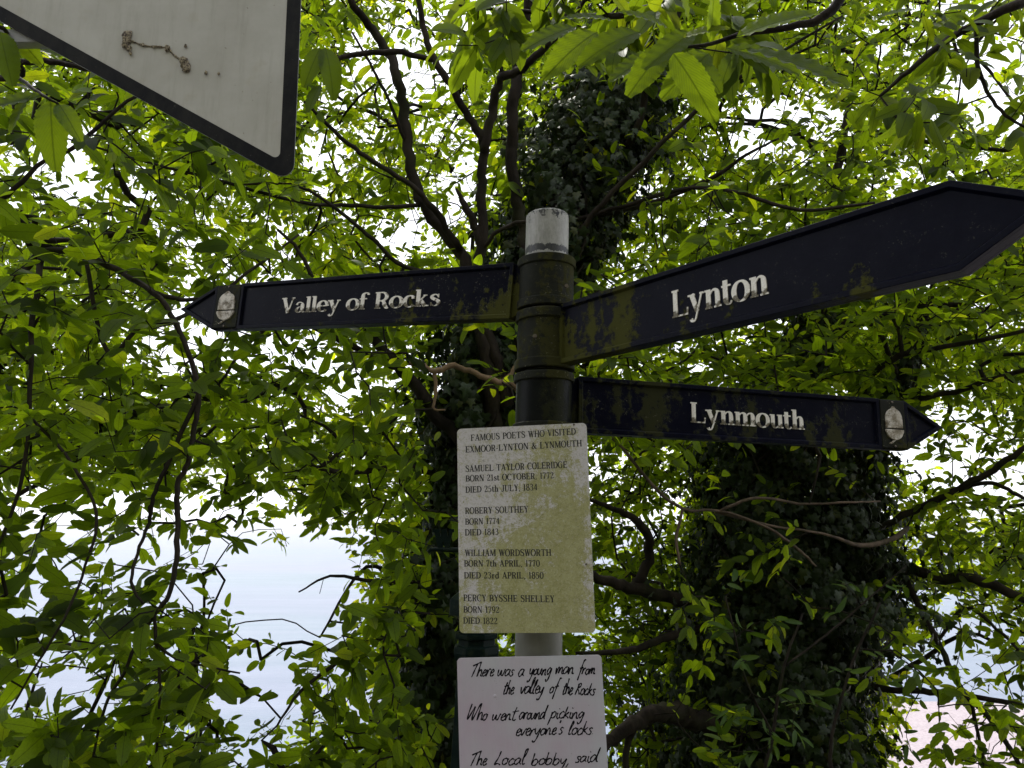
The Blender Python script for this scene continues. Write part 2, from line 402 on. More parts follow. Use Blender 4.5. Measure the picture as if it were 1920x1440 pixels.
T_FAR = [leaf_template(4, .25, .2, .25), leaf_template(4, .22, .35, .3, twist=.3)]
T_MID = [leaf_template(9, .21, .18, .30, .07), leaf_template(9, .24, .34, .22, .07, twist=.25), leaf_template(9, .19, .08, .4, .07, twist=-.3), leaf_template(9, .25, .5, .2, .07)]
T_BIG = [leaf_template(30, .20, .16, .30, .045, .75, 2), leaf_template(30, .22, .30, .25, .045, .75, 2, twist=.2), leaf_template(30, .19, .10, .42, .045, .75, 2, twist=-.25)]
T_NAR = [leaf_template(5, .13, .2, .35), leaf_template(5, .15, .35, .3, twist=.3)]
T_NARM = [leaf_template(9, .13, .2, .35, .03), leaf_template(9, .15, .35, .3, .03, twist=.3)]
def ivy_template(curl=.1):
    o = [(0, 0), (.22, -.12), (.45, .05), (.30, .28), (.52, .52), (.22, .56), (0, 1.), (-.22, .56), (-.52, .52), (-.30, .28), (-.45, .05), (-.22, -.12)]
    V = [(0, .32, .06)] + [(x, y, -curl * (x * x + y * y)) for x, y in o]
    F3 = [(0, 1 + i, 1 + (i + 1) % len(o)) for i in range(len(o))]
    UV = [(.5, .32)] + [(.5 + x * .9, max(0, y)) for x, y in o]
    return np.array(V, float), np.zeros((0, 4), int), np.array(F3), np.array(UV)
T_IVY = [ivy_template(.12), ivy_template(.35)]
def template_meshes(name, T, mat):
    out = []
    for tp in T:
        me = np_mesh(name, tp[0], tp[1], tp[2], uv=tp[3]); me.materials.append(mat); out.append(me)
    return out

def basis(D, N):
    """rotation matrices with Y=D, Z~N (arrays)"""
    D = D / np.linalg.norm(D, axis=1)[:, None]
    N = N - D * (N * D).sum(1)[:, None]; N = N / np.maximum(np.linalg.norm(N, axis=1), 1e-6)[:, None]
    X = np.cross(D, N)
    return np.stack([X, D, N], axis=2)
def bake_leaves(name, T, P, B, S, tint, mat, parent, origin):
    var = RS.randint(0, len(T), len(P)); VV, F4s, F3s, UVs, TT = [], [], [], [], []; off = 0
    for k, (v, f4, f3, uv) in enumerate(T):
        idx = np.where(var == k)[0]
        if not len(idx): continue
        W = np.einsum('nij,vj->nvi', B[idx], v) * S[idx][:, None, None] + P[idx][:, None, :] - np.array(origin)
        n, m = len(idx), len(v)
        VV.append(W.reshape(-1, 3)); o_ = (off + np.arange(n) * m)[:, None, None]
        if len(f4): F4s.append((f4[None] + o_).reshape(-1, 4))
        if len(f3): F3s.append((f3[None] + o_).reshape(-1, 3))
        UVs.append(np.tile(uv, (n, 1))); TT.append(np.repeat(tint[idx], m)); off += n * m
    if not VV: return None
    me = np_mesh(name, np.concatenate(VV), np.concatenate(F4s) if F4s else None, np.concatenate(F3s) if F3s else None, np.concatenate(UVs), np.concatenate(TT))
    o = link(name, me, mat, parent); o['kind'] = 'stuff'; return o
def leaf_parts(name, meshes, P, B, S, parent, origin):
    var = RS.randint(0, len(meshes), len(P))
    for i in range(len(P)):
        m = Matrix.Identity(4)
        for r in range(3):
            for c_ in range(3): m[r][c_] = float(B[i][r][c_] * S[i])
            m[r][3] = float(P[i][r] - origin[r])
        link(name, meshes[var[i]], None, parent, m)
def split_visible(P, B, S, n=300):
    C = P + B[:, :, 1] * S[:, None] * .5
    px, py, d = project(C)
    # apparent area of each leaf, facing counted
    vd = C - np.array([0, 0, CAMZ]); vd /= np.linalg.norm(vd, axis=1)[:, None]
    face = np.abs((vd * B[:, :, 2]).sum(1))
    sz = np.where((px > 0) & (px < 1920) & (py > 0) & (py < 1440) & (d > .1), S / np.maximum(d, .1) * (.3 + face), 0)
    # hidden behind the warning sign
    sz = np.where((py < 330 * px / 548 + 10) & (px < 560), 0, sz)
    order = np.argsort(-sz); big = order[:n]; big = big[sz[big] > 0]
    mask = np.zeros(len(P), bool); mask[big] = True
    return mask

# ------------------------------------------------------------------ coverage of the canopy, read off the photograph (80 px cells, 0 open .. 9 closed)
GRID = ["777777776556788998887655", "777777764457778988877644", "767777755557789763356754", "536777746667799864556676",
        "544566756746898766776777", "666677666367897667788877", "777755466778986777777777", "776455566678877666567777",
        "777544445668997667788767", "887667776589997677866656", "776666677899976799876435", "455655566688996689987644",
        "443443445799995589887666", "565541125799966899987666", "676652036799966899987645", "456664145799966899975434",
        "566662255799955799987334", "677773466899955799987334"]
GRID = [g[:24].ljust(24, g[-1]) for g in GRID]
LAM = [0, .16, .38, .62, .95, 1.35, 1.9, 2.6, 3.5, 4.6]
def lam(px, py):
    gx = px / 80 - .5; gy = py / 80 - .5
    i0 = int(math.floor(gx)); j0 = int(math.floor(gy)); fx, fy = gx - i0, gy - j0
    def g(i, j): return LAM[int(GRID[min(17, max(0, j))][min(23, max(0, i))])]
    v = (g(i0, j0) * (1 - fx) + g(i0 + 1, j0) * fx) * (1 - fy) + (g(i0, j0 + 1) * (1 - fx) + g(i0 + 1, j0 + 1) * fx) * fy
    return v
def vnoise(x, y, s=0):
    def h(i, j):
        n = math.sin(i * 127.1 + j * 311.7 + s * 74.7) * 43758.5453; return n - math.floor(n)
    i, j = math.floor(x), math.floor(y); fx, fy = x - i, y - j
    fx = fx * fx * (3 - 2 * fx); fy = fy * fy * (3 - 2 * fy)
    return (h(i, j) * (1 - fx) + h(i + 1, j) * fx) * (1 - fy) + (h(i, j + 1) * (1 - fx) + h(i + 1, j + 1) * fx) * fy

def sample_clusters(weight, box, Yr, leaf, nper, seed, face=.33, ybias=None, shift=None):
    """cluster points; weight(px,py) scales the coverage; box in px; Yr distance range"""
    rs = random.Random(seed); pts = []
    x0, y0, x1, y1 = box; step = 40
    for cx in range(x0, x1, step):
        for cy in range(y0, y1, step):
            px, py = cx + step / 2, cy + step / 2
            w = weight(px, py)
            if w <= 0 or (px < 640 and py > 900 and lam(px, py) < .5): continue
            l = lam(px, py) * w * (.15 + 1.7 * (.6 * vnoise(px / 85., py / 85., 3) + .4 * vnoise(px / 60., py / 60., seed)))
            Ym = (Yr[0] + Yr[1]) / 2
            lp = leaf * FPX / Ym
            need = l * step * step / (lp * lp * .40 * face * .95 * nper)
            k = int(need) + (1 if rs.random() < need - int(need) else 0)
            for _ in range(k):
                Yr_ = Yr if shift is None else shift(px, py, Yr)
                Y = rs.uniform(*Yr_) if ybias is None else Yr[0] + (Yr[1] - Yr[0]) * rs.random() ** ybias
                p = at(px + rs.uniform(-.6, .6) * step, py + rs.uniform(-.6, .6) * step, Y)
                if p.z > gz(p.x, p.y) + .3: pts.append(np.array(p))
    return pts

class Tree:
    def __init__(s, label, cat, base, limbs, seed, name='chestnut_tree', group=None):
        s.root = empty(name, base, label, cat, group); s.base = np.array(base); s.seed = seed
        s.pos, s.par, s.rad = [], [], []
        for lb in limbs: s.limb(*lb)
    def limb(s, name, pts, mat=None, sides=10, n=5, wob=.06):
        """pts: (px, py, Y, r_px) -> a limb object; its centreline feeds the twig network"""
        Q = []
        for p in pts:
            if len(p) == 5: Q.append((p[0], p[1], p[2], p[3]))          # world coords
            else:
                w = at(p[0], p[1], p[2]); Q.append((w.x, w.y, w.z, p[3] * depth_of(w) / FPX))
        C_ = catmull(Q, n); rn = random.Random(len(s.pos) + s.seed)
        for q in C_[1:-1]:
            j = q[3] * .35
            for k in range(3): q[k] += rn.uniform(-j, j)
        rad = [max(.0015, q[3]) for q in C_]
        bm = bmesh.new(); tube_bm(bm, [q - np.array([*s.base, 0]) for q in C_], rad, sides, wob)
        bm_obj(name, bm, mat or M['bark'], s.root, smooth=True)
        first = len(s.pos)
        for i, q in enumerate(C_):
            s.pos.append(q[:3]); s.rad.append(rad[i]); s.par.append(-1)
    def grow(s, clusters, seg=.13, sag=.06, rmin=.0016):
        n0 = len(s.pos); rn = np.random.RandomState(s.seed)
        cl = np.array(clusters)
        pos = np.zeros((n0 + len(cl) * 14 + 100, 3), np.float32); pos[:n0] = np.array(s.pos); n = n0
        par = list(s.par)
        d0 = np.array([np.min(((pos[:n0] - c_) ** 2).sum(1)) for c_ in cl.astype(np.float32)])
        s.ends = []; tips = []
        for ci in np.argsort(d0):
            c_ = cl[ci]
            D = ((pos[:n] - c_) ** 2).sum(1); j = int(np.argmin(D)); dist = math.sqrt(D[j])
            if dist < .05: continue
            k = min(12, max(1, int(round(dist / seg)))); a = pos[j].astype(float); prev = j
            side = rn.normal(size=3) * dist * .10; 
            for q in range(1, k + 1):
                f = q / k; p = a + (c_ - a) * f + side * math.sin(math.pi * f) + np.array([0, 0, sag * dist * math.sin(math.pi * f)]) + rn.normal(size=3) * .010
                pos[n] = p; par.append(prev); prev = n; n += 1
            tips.append((prev, par[prev]))
        cnt = np.zeros(n)
        for t_, _ in tips: cnt[t_] += 1
        for i in range(n - 1, n0 - 1, -1):
            if par[i] >= 0: cnt[par[i]] += cnt[i]
        P = pos[:n].astype(float); s.P = P; s.tips = tips; s.parr = par
        idx = np.arange(n0, n); pj = np.array([par[i] for i in idx]); r = rmin * 1.15 * np.maximum(cnt[idx], 1) ** .42
        lim = np.full(n, 9.); lim[:n0] = np.array(s.rad) * .8; r = np.minimum(r, np.maximum(lim[pj], rmin)); rr = np.full(n, 0.); rr[idx] = r
        rp = np.where(pj >= n0, np.minimum(rr[pj], r * 1.25), r * 1.1)
        A, Bv = P[pj] - s.base, P[idx] - s.base; d = Bv - A; L = np.linalg.norm(d, axis=1); ok = L > 1e-5
        A, Bv, d, r, rp, L = A[ok], Bv[ok], d[ok], r[ok], rp[ok], L[ok]; d /= L[:, None]
        ref = np.where(np.abs(d[:, 2:3]) < .9, np.array([[0, 0, 1.]]), np.array([[1., 0, 0]])); X = np.cross(ref, d); X /= np.linalg.norm(X, axis=1)[:, None]; Yv = np.cross(d, X)
        m = 5; V = []
        for k in range(m):
            th = 2 * math.pi * k / m; e = X * math.cos(th) + Yv * math.sin(th); V.append(A - d * .002 + e * rp[:, None]); V.append(Bv + d * .002 + e * r[:, None])
        V = np.stack(V, 1).reshape(-1, 3); o_ = np.arange(len(A))[:, None] * (2 * m); F = []
        for k in range(m):
            k2 = (k + 1) % m; F.append(np.concatenate([o_ + 2 * k, o_ + 2 * k2, o_ + 2 * k2 + 1, o_ + 2 * k + 1], 1))
        me = np_mesh('twigs', V, np.concatenate(F)); o = link('twigs', me, M['bark_twig'], s.root); o['kind'] = 'stuff'
    def leaves(s, nper, length, T, Tpart, mat, twig=.22, droop=(-.4, .72), spread=1.1, big=300, tilt=.62, name='leaf'):
        rn = np.random.RandomState(s.seed + 5); tips = [q for q in s.tips if rn.rand() > .12]
        tp = np.array([s.P[a] for a, b in tips]); dr = np.array([s.P[a] - s.P[b] for a, b in tips])
        dr /= np.maximum(np.linalg.norm(dr, axis=1), 1e-5)[:, None]; dr[:, 2] *= .55; dr /= np.maximum(np.linalg.norm(dr, axis=1), 1e-5)[:, None]
        P, D, N, S = [], [], [], []
        lat = np.cross(dr, np.array([0, 0, 1.])) + rn.normal(size=dr.shape) * .15; lat /= np.linalg.norm(lat, axis=1)[:, None]
        for k in range(nper):
            keep = rn.rand(len(tp)) < (.92)
            f = 1 - k / max(1, nper - 1); f = f * twig
            sgn = 1 if k % 2 else -1
            ang = (k / nper * .9 + .25) * spread if k else 0.
            ang = ang + rn.normal(size=len(tp)) * .28
            d = dr * np.cos(ang)[:, None] + lat * (sgn * np.sin(ang))[:, None]
            dp = rn.uniform(*droop, size=len(tp)); d = d * np.cos(dp)[:, None] + np.array([0, 0, -1.]) * np.sin(dp)[:, None]
            p = tp - dr * (twig - f - .02 * k)[:, None] if isinstance(f, np.ndarray) else tp - dr * (twig - f)
            nn = np.array([0, -.6, .65]) + rn.normal(size=d.shape) * tilt
            P.append(p[keep]); D.append(d[keep]); N.append(nn[keep])
            S.append((length * rn.uniform(.6, 1.3, len(tp)) * (1. if k > 1 else .85))[keep])
        P = np.concatenate(P); D = np.concatenate(D); N = np.concatenate(N); S = np.concatenate(S)
        P = P + rn.normal(size=P.shape) * .008
        P = P + D / np.linalg.norm(D, axis=1)[:, None] * (S * .06)[:, None]
        B = basis(D, N); tint = np.clip(rn.rand(len(P)) * .75 + .25 * vn_arr(P), 0, .999)
        mask = split_visible(P, B, S, big)
        leaf_parts(name, template_meshes(name, Tpart, mat), P[mask], B[mask], S[mask], s.root, s.base)
        k = ~mask; bake_leaves('foliage', T, P[k], B[k], S[k], tint[k], mat, s.root, s.base)
        return len(P)
def vn_arr(P):
    return .5 + .5 * np.sin(P[:, 0] * 2.1 + np.sin(P[:, 2] * 1.7) * 2) * np.sin(P[:, 1] * 1.3 + P[:, 2] * 2.3)
def W(x, y, z, r): return (x, y, z, r, 1)

# ------------------------------------------------------------------ the ivy-clad tree behind the post
def gbase(px, py, Y):
    p = at(px, py, Y); return (p.x, p.y, gz(p.x, p.y) - .1)
bA = gbase(835, 1440, 4.9)
LA = [('trunk', [W(bA[0] - .05, 4.95, bA[2], .24), (835, 1500, 4.9, 44), (850, 1250, 4.85, 43), (865, 1000, 4.8, 43), (900, 800, 4.75, 40), (950, 640, 4.75, 36), (1010, 490, 4.85, 34), (1070, 340, 5.0, 32), (1125, 210, 5.2, 30), (1180, 60, 5.4, 27), (1215, -160, 5.7, 20), (1230, -420, 6.0, 12)]),
      ('limb', [(935, 820, 4.6, 15), (915, 700, 4.5, 14), (893, 590, 4.5, 13), (875, 500, 4.5, 12), (838, 440, 4.45, 11), (795, 385, 4.4, 10.5), (768, 300, 4.35, 10), (757, 200, 4.3, 10), (742, 130, 4.25, 9), (722, 88, 4.25, 8.5), (690, 45, 4.2, 7.5), (655, -5, 4.1, 6.5), (600, -90, 4.0, 4)]),
      ('limb', [(950, 760, 4.55, 14), (935, 680, 4.5, 12), (905, 590, 4.45, 11), (897, 500, 4.4, 10), (907, 420, 4.35, 9.5), (903, 340, 4.3, 9), (908, 268, 4.25, 9), (880, 220, 4.2, 7.5), (845, 158, 4.1, 7), (815, 112, 4.05, 6.5), (795, 58, 4.0, 6), (785, 0, 3.95, 5), (778, -80, 3.9, 3)]),
      ('limb', [(907, 285, 4.25, 8.5), (922, 215, 4.2, 8.5), (938, 153, 4.1, 8), (975, 132, 4.0, 7.5), (1012, 98, 3.9, 7), (1060, 50, 3.8, 5.5), (1110, -20, 3.6, 3.5)]),
      ('limb', [(1000, 700, 4.6, 16), (992, 560, 4.5, 14), (985, 450, 4.5, 13), (968, 380, 4.45, 11.5), (961, 290, 4.4, 11), (963, 200, 4.3, 11), (972, 110, 4.25, 10), (985, 50, 4.2, 9), (992, -40, 4.1, 7), (990, -160, 4.1, 4)]),
      ('limb', [(902, 470, 4.4, 8), (893, 430, 4.35, 8), (875, 392, 4.3, 7), (855, 353, 4.25, 2.5)]),
      ('limb', [(900, 478, 4.4, 4.5), (925, 440, 4.3, 4), (955, 424, 4.25, 4), (985, 416, 4.2, 3.5), (1040, 430, 4.2, 2)]),
      ('limb', [(862, 470, 4.45, 7), (820, 402, 4.35, 6), (770, 347, 4.2, 5), (700, 303, 4.1, 4.5), (640, 258, 4.0, 4), (570, 190, 3.9, 2.5)]),
      ('limb', [(790, 385, 4.4, 4), (730, 388, 4.3, 4), (640, 385, 4.2, 3.5), (560, 378, 4.1, 3.5), (400, 335, 3.9, 3), (290, 308, 3.8, 2.5), (150, 268, 3.7, 2)]),
      ('limb', [(880, 520, 4.5, 5), (760, 500, 4.3, 4), (700, 450, 4.2, 4), (640, 400, 4.1, 3.5), (560, 350, 4.0, 2.5), (430, 345, 3.9, 2)]),
      ('limb', [(815, 113, 4.05, 5), (740, 97, 4.0, 5.5), (640, 108, 3.95, 4.5), (560, 138, 3.8, 3), (470, 150, 3.7, 2)]),
      ('limb', [(938, 153, 4.1, 4), (941, 110, 4.05, 3), (924, 75, 4.0, 2)]),
      ('limb', [(758, 260, 4.3, 3.5), (730, 190, 4.2, 3), (700, 130, 4.1, 2.5), (660, 60, 4.0, 2)]),
      ('limb', [(900, 850, 4.6, 14), (825, 790, 4.55, 13), (780, 725, 4.5, 12), (740, 682, 4.45, 10.5), (705, 640, 4.4, 9), (670, 605, 4.3, 7), (610, 560, 4.2, 5), (560, 470, 4.1, 3.5), (520, 430, 4.0, 2.5)]),
      ('limb', [(745, 688, 4.45, 7), (690, 664, 4.4, 6.5), (625, 632, 4.3, 5.5), (540, 600, 4.2, 4), (470, 640, 4.1, 3.5), (410, 720, 4.0, 2.5)]),
      ('limb', [(870, 900, 4.7, 7), (760, 876, 4.6, 6), (700, 882, 4.5, 5.5), (640, 884, 4.4, 5), (592, 876, 4.3, 4.5), (550, 850, 4.2, 3), (470, 845, 4.0, 2)]),
      ('limb', [(600, 878, 4.3, 3.5), (640, 840, 4.4, 3.5), (610, 800, 4.4, 3), (540, 770, 4.3, 2)]),
      ('limb', [(850, 1110, 4.7, 6), (780, 1130, 4.6, 6), (740, 1180, 4.5, 5.5), (680, 1212, 4.4, 5), (620, 1250, 4.3, 4), (560, 1300, 4.2, 3), (520, 1360, 4.1, 2)]),
      ('limb', [(850, 1100, 4.7, 4), (780, 1092, 4.6, 4), (690, 1088, 4.5, 3.5), (620, 1080, 4.4, 2.5), (560, 1110, 4.3, 1.5)]),
      ('limb', [(1060, 480, 4.7, 6), (1090, 430, 4.6, 5.5), (1140, 370, 4.5, 5), (1200, 310, 4.4, 5), (1265, 245, 4.3, 4.5), (1350, 170, 4.2, 4), (1460, 100, 4.0, 3), (1580, 30, 3.9, 2)]),
      ('limb', [(1050, 420, 4.7, 4), (1130, 398, 4.6, 4), (1200, 378, 4.5, 4), (1280, 354, 4.4, 4), (1370, 358, 4.3, 3.5), (1500, 393, 4.2, 3.5), (1640, 380, 4.1, 2.5)]),
      ('limb', [(1120, 404, 4.7, 5), (1240, 375, 4.6, 4.5), (1340, 330, 4.5, 4), (1400, 290, 4.4, 3), (1460, 260, 4.2, 2)]),
      ('limb', [(1150, 300, 4.9, 8), (1195, 240, 4.7, 7), (1215, 150, 4.6, 6), (1260, 60, 4.4, 5), (1300, -60, 4.3, 3)]),
      ]
treeA = Tree('multi-stemmed chestnut with an ivy-covered trunk, right behind the fingerpost', 'tree', bA, LA, 3)
treeA.limb('limb', [(1010, 760, 4.3, 6), (962, 722, 4.1, 6), (935, 716, 4.0, 5.5), (890, 700, 3.95, 5.5), (850, 686, 3.95, 5.5), (815, 697, 3.95, 5.5), (790, 684, 3.95, 4.5), (765, 682, 3.95, 3.5)], M['bark_pale'])
treeA.limb('limb', [(940, 717, 4.0, 4), (958, 700, 4.05, 4), (975, 670, 4.1, 4)], M['bark_pale'], 8)
treeA.limb('limb', [(815, 697, 3.95, 4), (818, 735, 3.95, 3.5), (813, 766, 3.95, 2.5), (835, 768, 3.95, 1.5)], M['bark_pale'], 8)

def smooth(a, b, x): x = max(0, min(1, (x - a) / (b - a))); return x * x * (3 - 2 * x)
def wA(px, py):
    if px > 1500: return 0
    w = 1 - smooth(1150, 1500, px)
    if px > 1020 and py > 860: return 0
    if px > 820 and py > 560: w *= .15
    if 960 < px < 1230 and 130 < py < 560: w *= .22
    if 760 < px < 900 and py > 620: w *= .35
    w *= 1 - .55 * (1 - smooth(60, 480, px))
    return w * .98
cA = sample_clusters(wA, (-260, -420, 1500, 1560), (3.5, 6.2), .108, 7, 31, shift=lambda px, py, Y: (4.5, 7.2) if 560 < px < 1320 and py < 520 else Y)
treeA.grow(cA); nA = treeA.leaves(7, .108, T_LO, T_MID, M['leaf'])

# ------------------------------------------------------------------ the ivy-choked tree on the right
bB = gbase(1450, 1440, 6.6)
LB = [('trunk', [W(bB[0], 6.7, bB[2], .34), (1455, 1480, 6.7, 58), (1455, 1250, 6.7, 55), (1440, 1000, 6.7, 50), (1445, 850, 6.7, 42), (1475, 740, 6.6, 28), (1530, 640, 6.6, 20), (1552, 540, 6.5, 16), (1562, 400, 6.5, 11), (1580, 260, 6.4, 7), (1610, 120, 6.4, 4)]),
      ('limb', [(1500, 1480, 6.7, 26), (1548, 1330, 6.6, 22), (1558, 1150, 6.6, 20), (1580, 1000, 6.6, 18), (1625, 880, 6.5, 15), (1668, 770, 6.5, 12), (1695, 690, 6.4, 10), (1730, 600, 6.3, 7), (1760, 500, 6.2, 5), (1790, 380, 6.1, 3)]),
      ('limb', [(1450, 1420, 6.6, 26), (1370, 1378, 6.3, 22), (1320, 1352, 6.0, 20), (1280, 1338, 5.8, 19), (1235, 1336, 5.6, 17), (1195, 1352, 5.5, 14), (1150, 1385, 5.4, 12), (1100, 1420, 5.3, 9)]),
      ('limb', [(1196, 1352, 5.5, 8), (1180, 1385, 5.5, 7), (1174, 1430, 5.5, 6), (1170, 1500, 5.5, 4)]),
      ('limb', [(1440, 1160, 6.5, 16), (1330, 1130, 6.3, 12), (1260, 1122, 6.1, 12), (1200, 1106, 6.0, 12), (1150, 1092, 5.9, 10), (1100, 1075, 5.8, 8), (1040, 1050, 5.7, 5)]),
      ('limb', [(1185, 1103, 6.0, 9), (1208, 1075, 6.0, 10), (1218, 1030, 6.0, 9), (1207, 992, 5.9, 8.5), (1176, 966, 5.8, 6.5), (1140, 950, 5.8, 5), (1100, 935, 5.7, 3.5)]),
      ('limb', [(1400, 1160, 6.5, 10), (1300, 1180, 6.2, 8), (1240, 1197, 6.0, 7.5), (1195, 1216, 5.9, 6.5), (1140, 1222, 5.8, 5), (1080, 1225, 5.7, 3)]),
      ('limb', [(1580, 1000, 6.5, 7), (1640, 990, 6.2, 6), (1730, 950, 5.9, 6.5), (1800, 915, 5.7, 6.5), (1862, 880, 5.5, 6), (1930, 835, 5.3, 5), (2040, 780, 5.2, 3)]),
      ('limb', [(1800, 916, 5.7, 4), (1860, 905, 5.6, 4), (1910, 930, 5.5, 3.5), (1970, 965, 5.5, 2)]),
      ('limb', [(1560, 790, 6.5, 6), (1620, 768, 6.2, 5.5), (1700, 752, 5.9, 5.5), (1790, 735, 5.7, 5), (1860, 710, 5.5, 5), (1930, 692, 5.3, 4), (2040, 650, 5.2, 2.5)]),
      ('limb', [(1540, 830, 6.4, 7), (1590, 780, 6.1, 6.5), (1622, 738, 5.9, 6.5), (1652, 690, 5.8, 6), (1692, 664, 5.7, 6), (1745, 655, 5.6, 5), (1830, 640, 5.4, 4.5), (1930, 618, 5.3, 3.5), (2040, 600, 5.2, 2)]),
      ('limb', [(1692, 664, 5.7, 4), (1683, 615, 5.7, 4), (1655, 555, 5.7, 3.5), (1640, 480, 5.7, 3), (1630, 400, 5.6, 2)]),
      ('limb', [(1545, 620, 6.5, 7), (1600, 606, 6.2, 7), (1645, 602, 6.0, 7), (1690, 576, 5.9, 6), (1770, 572, 5.8, 5), (1860, 560, 5.6, 4.5), (1960, 535, 5.5, 3)]),
      ('limb', [(1635, 598, 6.0, 4.5), (1662, 650, 6.0, 4.5), (1680, 700, 6.1, 4)]),
      ('limb', [(1640, 602, 6.0, 4), (1620, 560, 5.9, 3.5), (1600, 500, 5.8, 3)]),
      ('limb', [(1570, 1110, 6.6, 12), (1690, 1065, 6.3, 10), (1755, 1086, 6.1, 10), (1830, 1086, 5.9, 9.5), (1900, 1115, 5.7, 9), (1990, 1150, 5.5, 6)]),
      ('limb', [(1690, 1068, 6.3, 6), (1730, 1150, 6.1, 5.5), (1770, 1228, 5.9, 5.5), (1803, 1292, 5.8, 5.5), (1850, 1342, 5.7, 5), (1895, 1405, 5.6, 4.5), (1935, 1480, 5.5, 3)]),
      ('limb', [(1560, 1270, 6.6, 8), (1650, 1290, 6.3, 6), (1730, 1297, 6.1, 6), (1800, 1303, 5.9, 5), (1900, 1320, 5.7, 4.5), (1990, 1330, 5.5, 3)]),
      ('limb', [(1815, 1300, 5.8, 3.5), (1835, 1380, 5.8, 3), (1850, 1460, 5.8, 2)]),
      ('limb', [(1760, 1200, 5.95, 3), (1810, 1140, 5.9, 3.5), (1870, 1180, 5.8, 3), (1930, 1240, 5.7, 2)]),
      ('limb', [(1580, 260, 6.4, 5), (1570, 310, 6.4, 4.5), (1563, 400, 6.4, 5)]),
      ('limb', [(1590, 240, 6.4, 5), (1660, 250, 6.1, 4.5), (1760, 270, 5.8, 4), (1860, 280, 5.6, 3.5), (1960, 285, 5.4, 2.5)]),
      ('limb', [(1565, 330, 6.4, 4), (1480, 235, 6.2, 3.5), (1400, 225, 6.0, 3), (1320, 215, 5.9, 2)]),
      ]
treeB = Tree('old chestnut choked with dark ivy on the right, beyond the Lynmouth arm', 'tree', bB, LB, 9)
treeB.limb('limb', [(1120, 800, 4.6, 2.2), (1165, 838, 4.6, 2.8), (1225, 910, 4.6, 3.2), (1280, 954, 4.6, 3), (1350, 958, 4.7, 2.8), (1430, 985, 4.7, 2.4), (1490, 1025, 4.7, 3), (1530, 1062, 4.7, 2)], M['bark_mid'], 8)
treeB.limb('limb', [(1350, 958, 4.7, 3), (1420, 933, 4.7, 2.8), (1500, 945, 4.8, 2.5), (1590, 942, 4.8, 2), (1650, 940, 5, 1.5)], M['bark_mid'], 8)
treeB.limb('limb', [(1330, 956, 4.7, 2.5), (1440, 985, 4.8, 2.5), (1540, 1000, 5.0, 2.5), (1615, 1022, 5.4, 4.5), (1680, 1008, 5.9, 5), (1700, 990, 6.4, 5)], M['bark_mid'], 8)
treeB.limb('limb', [(1280, 954, 4.6, 2.5), (1268, 1010, 4.6, 3), (1275, 1060, 4.6, 2.5)], M['bark_mid'], 8)
def wB(px, py):
    if px < 1040: return 0
    w = smooth(1040, 1200, px) * (.3 if px < 1230 and py < 560 else 1) * (.45 + .55 * smooth(100, 420, py))
    if 1250 < px < 1710 and py > 810: w *= .06
    return w * .95
cB = sample_clusters(wB, (1040, -300, 2240, 1600), (4.3, 7.2), .108, 7, 77, shift=lambda px, py, Y: (5.4, 7.6) if 1560 < px and 600 < py < 1200 else ((6.3, 8.0) if px < 1290 and py > 860 else Y))
treeB.grow(cB); nB = treeB.leaves(7, .108, T_LO, T_MID, M['leaf'])

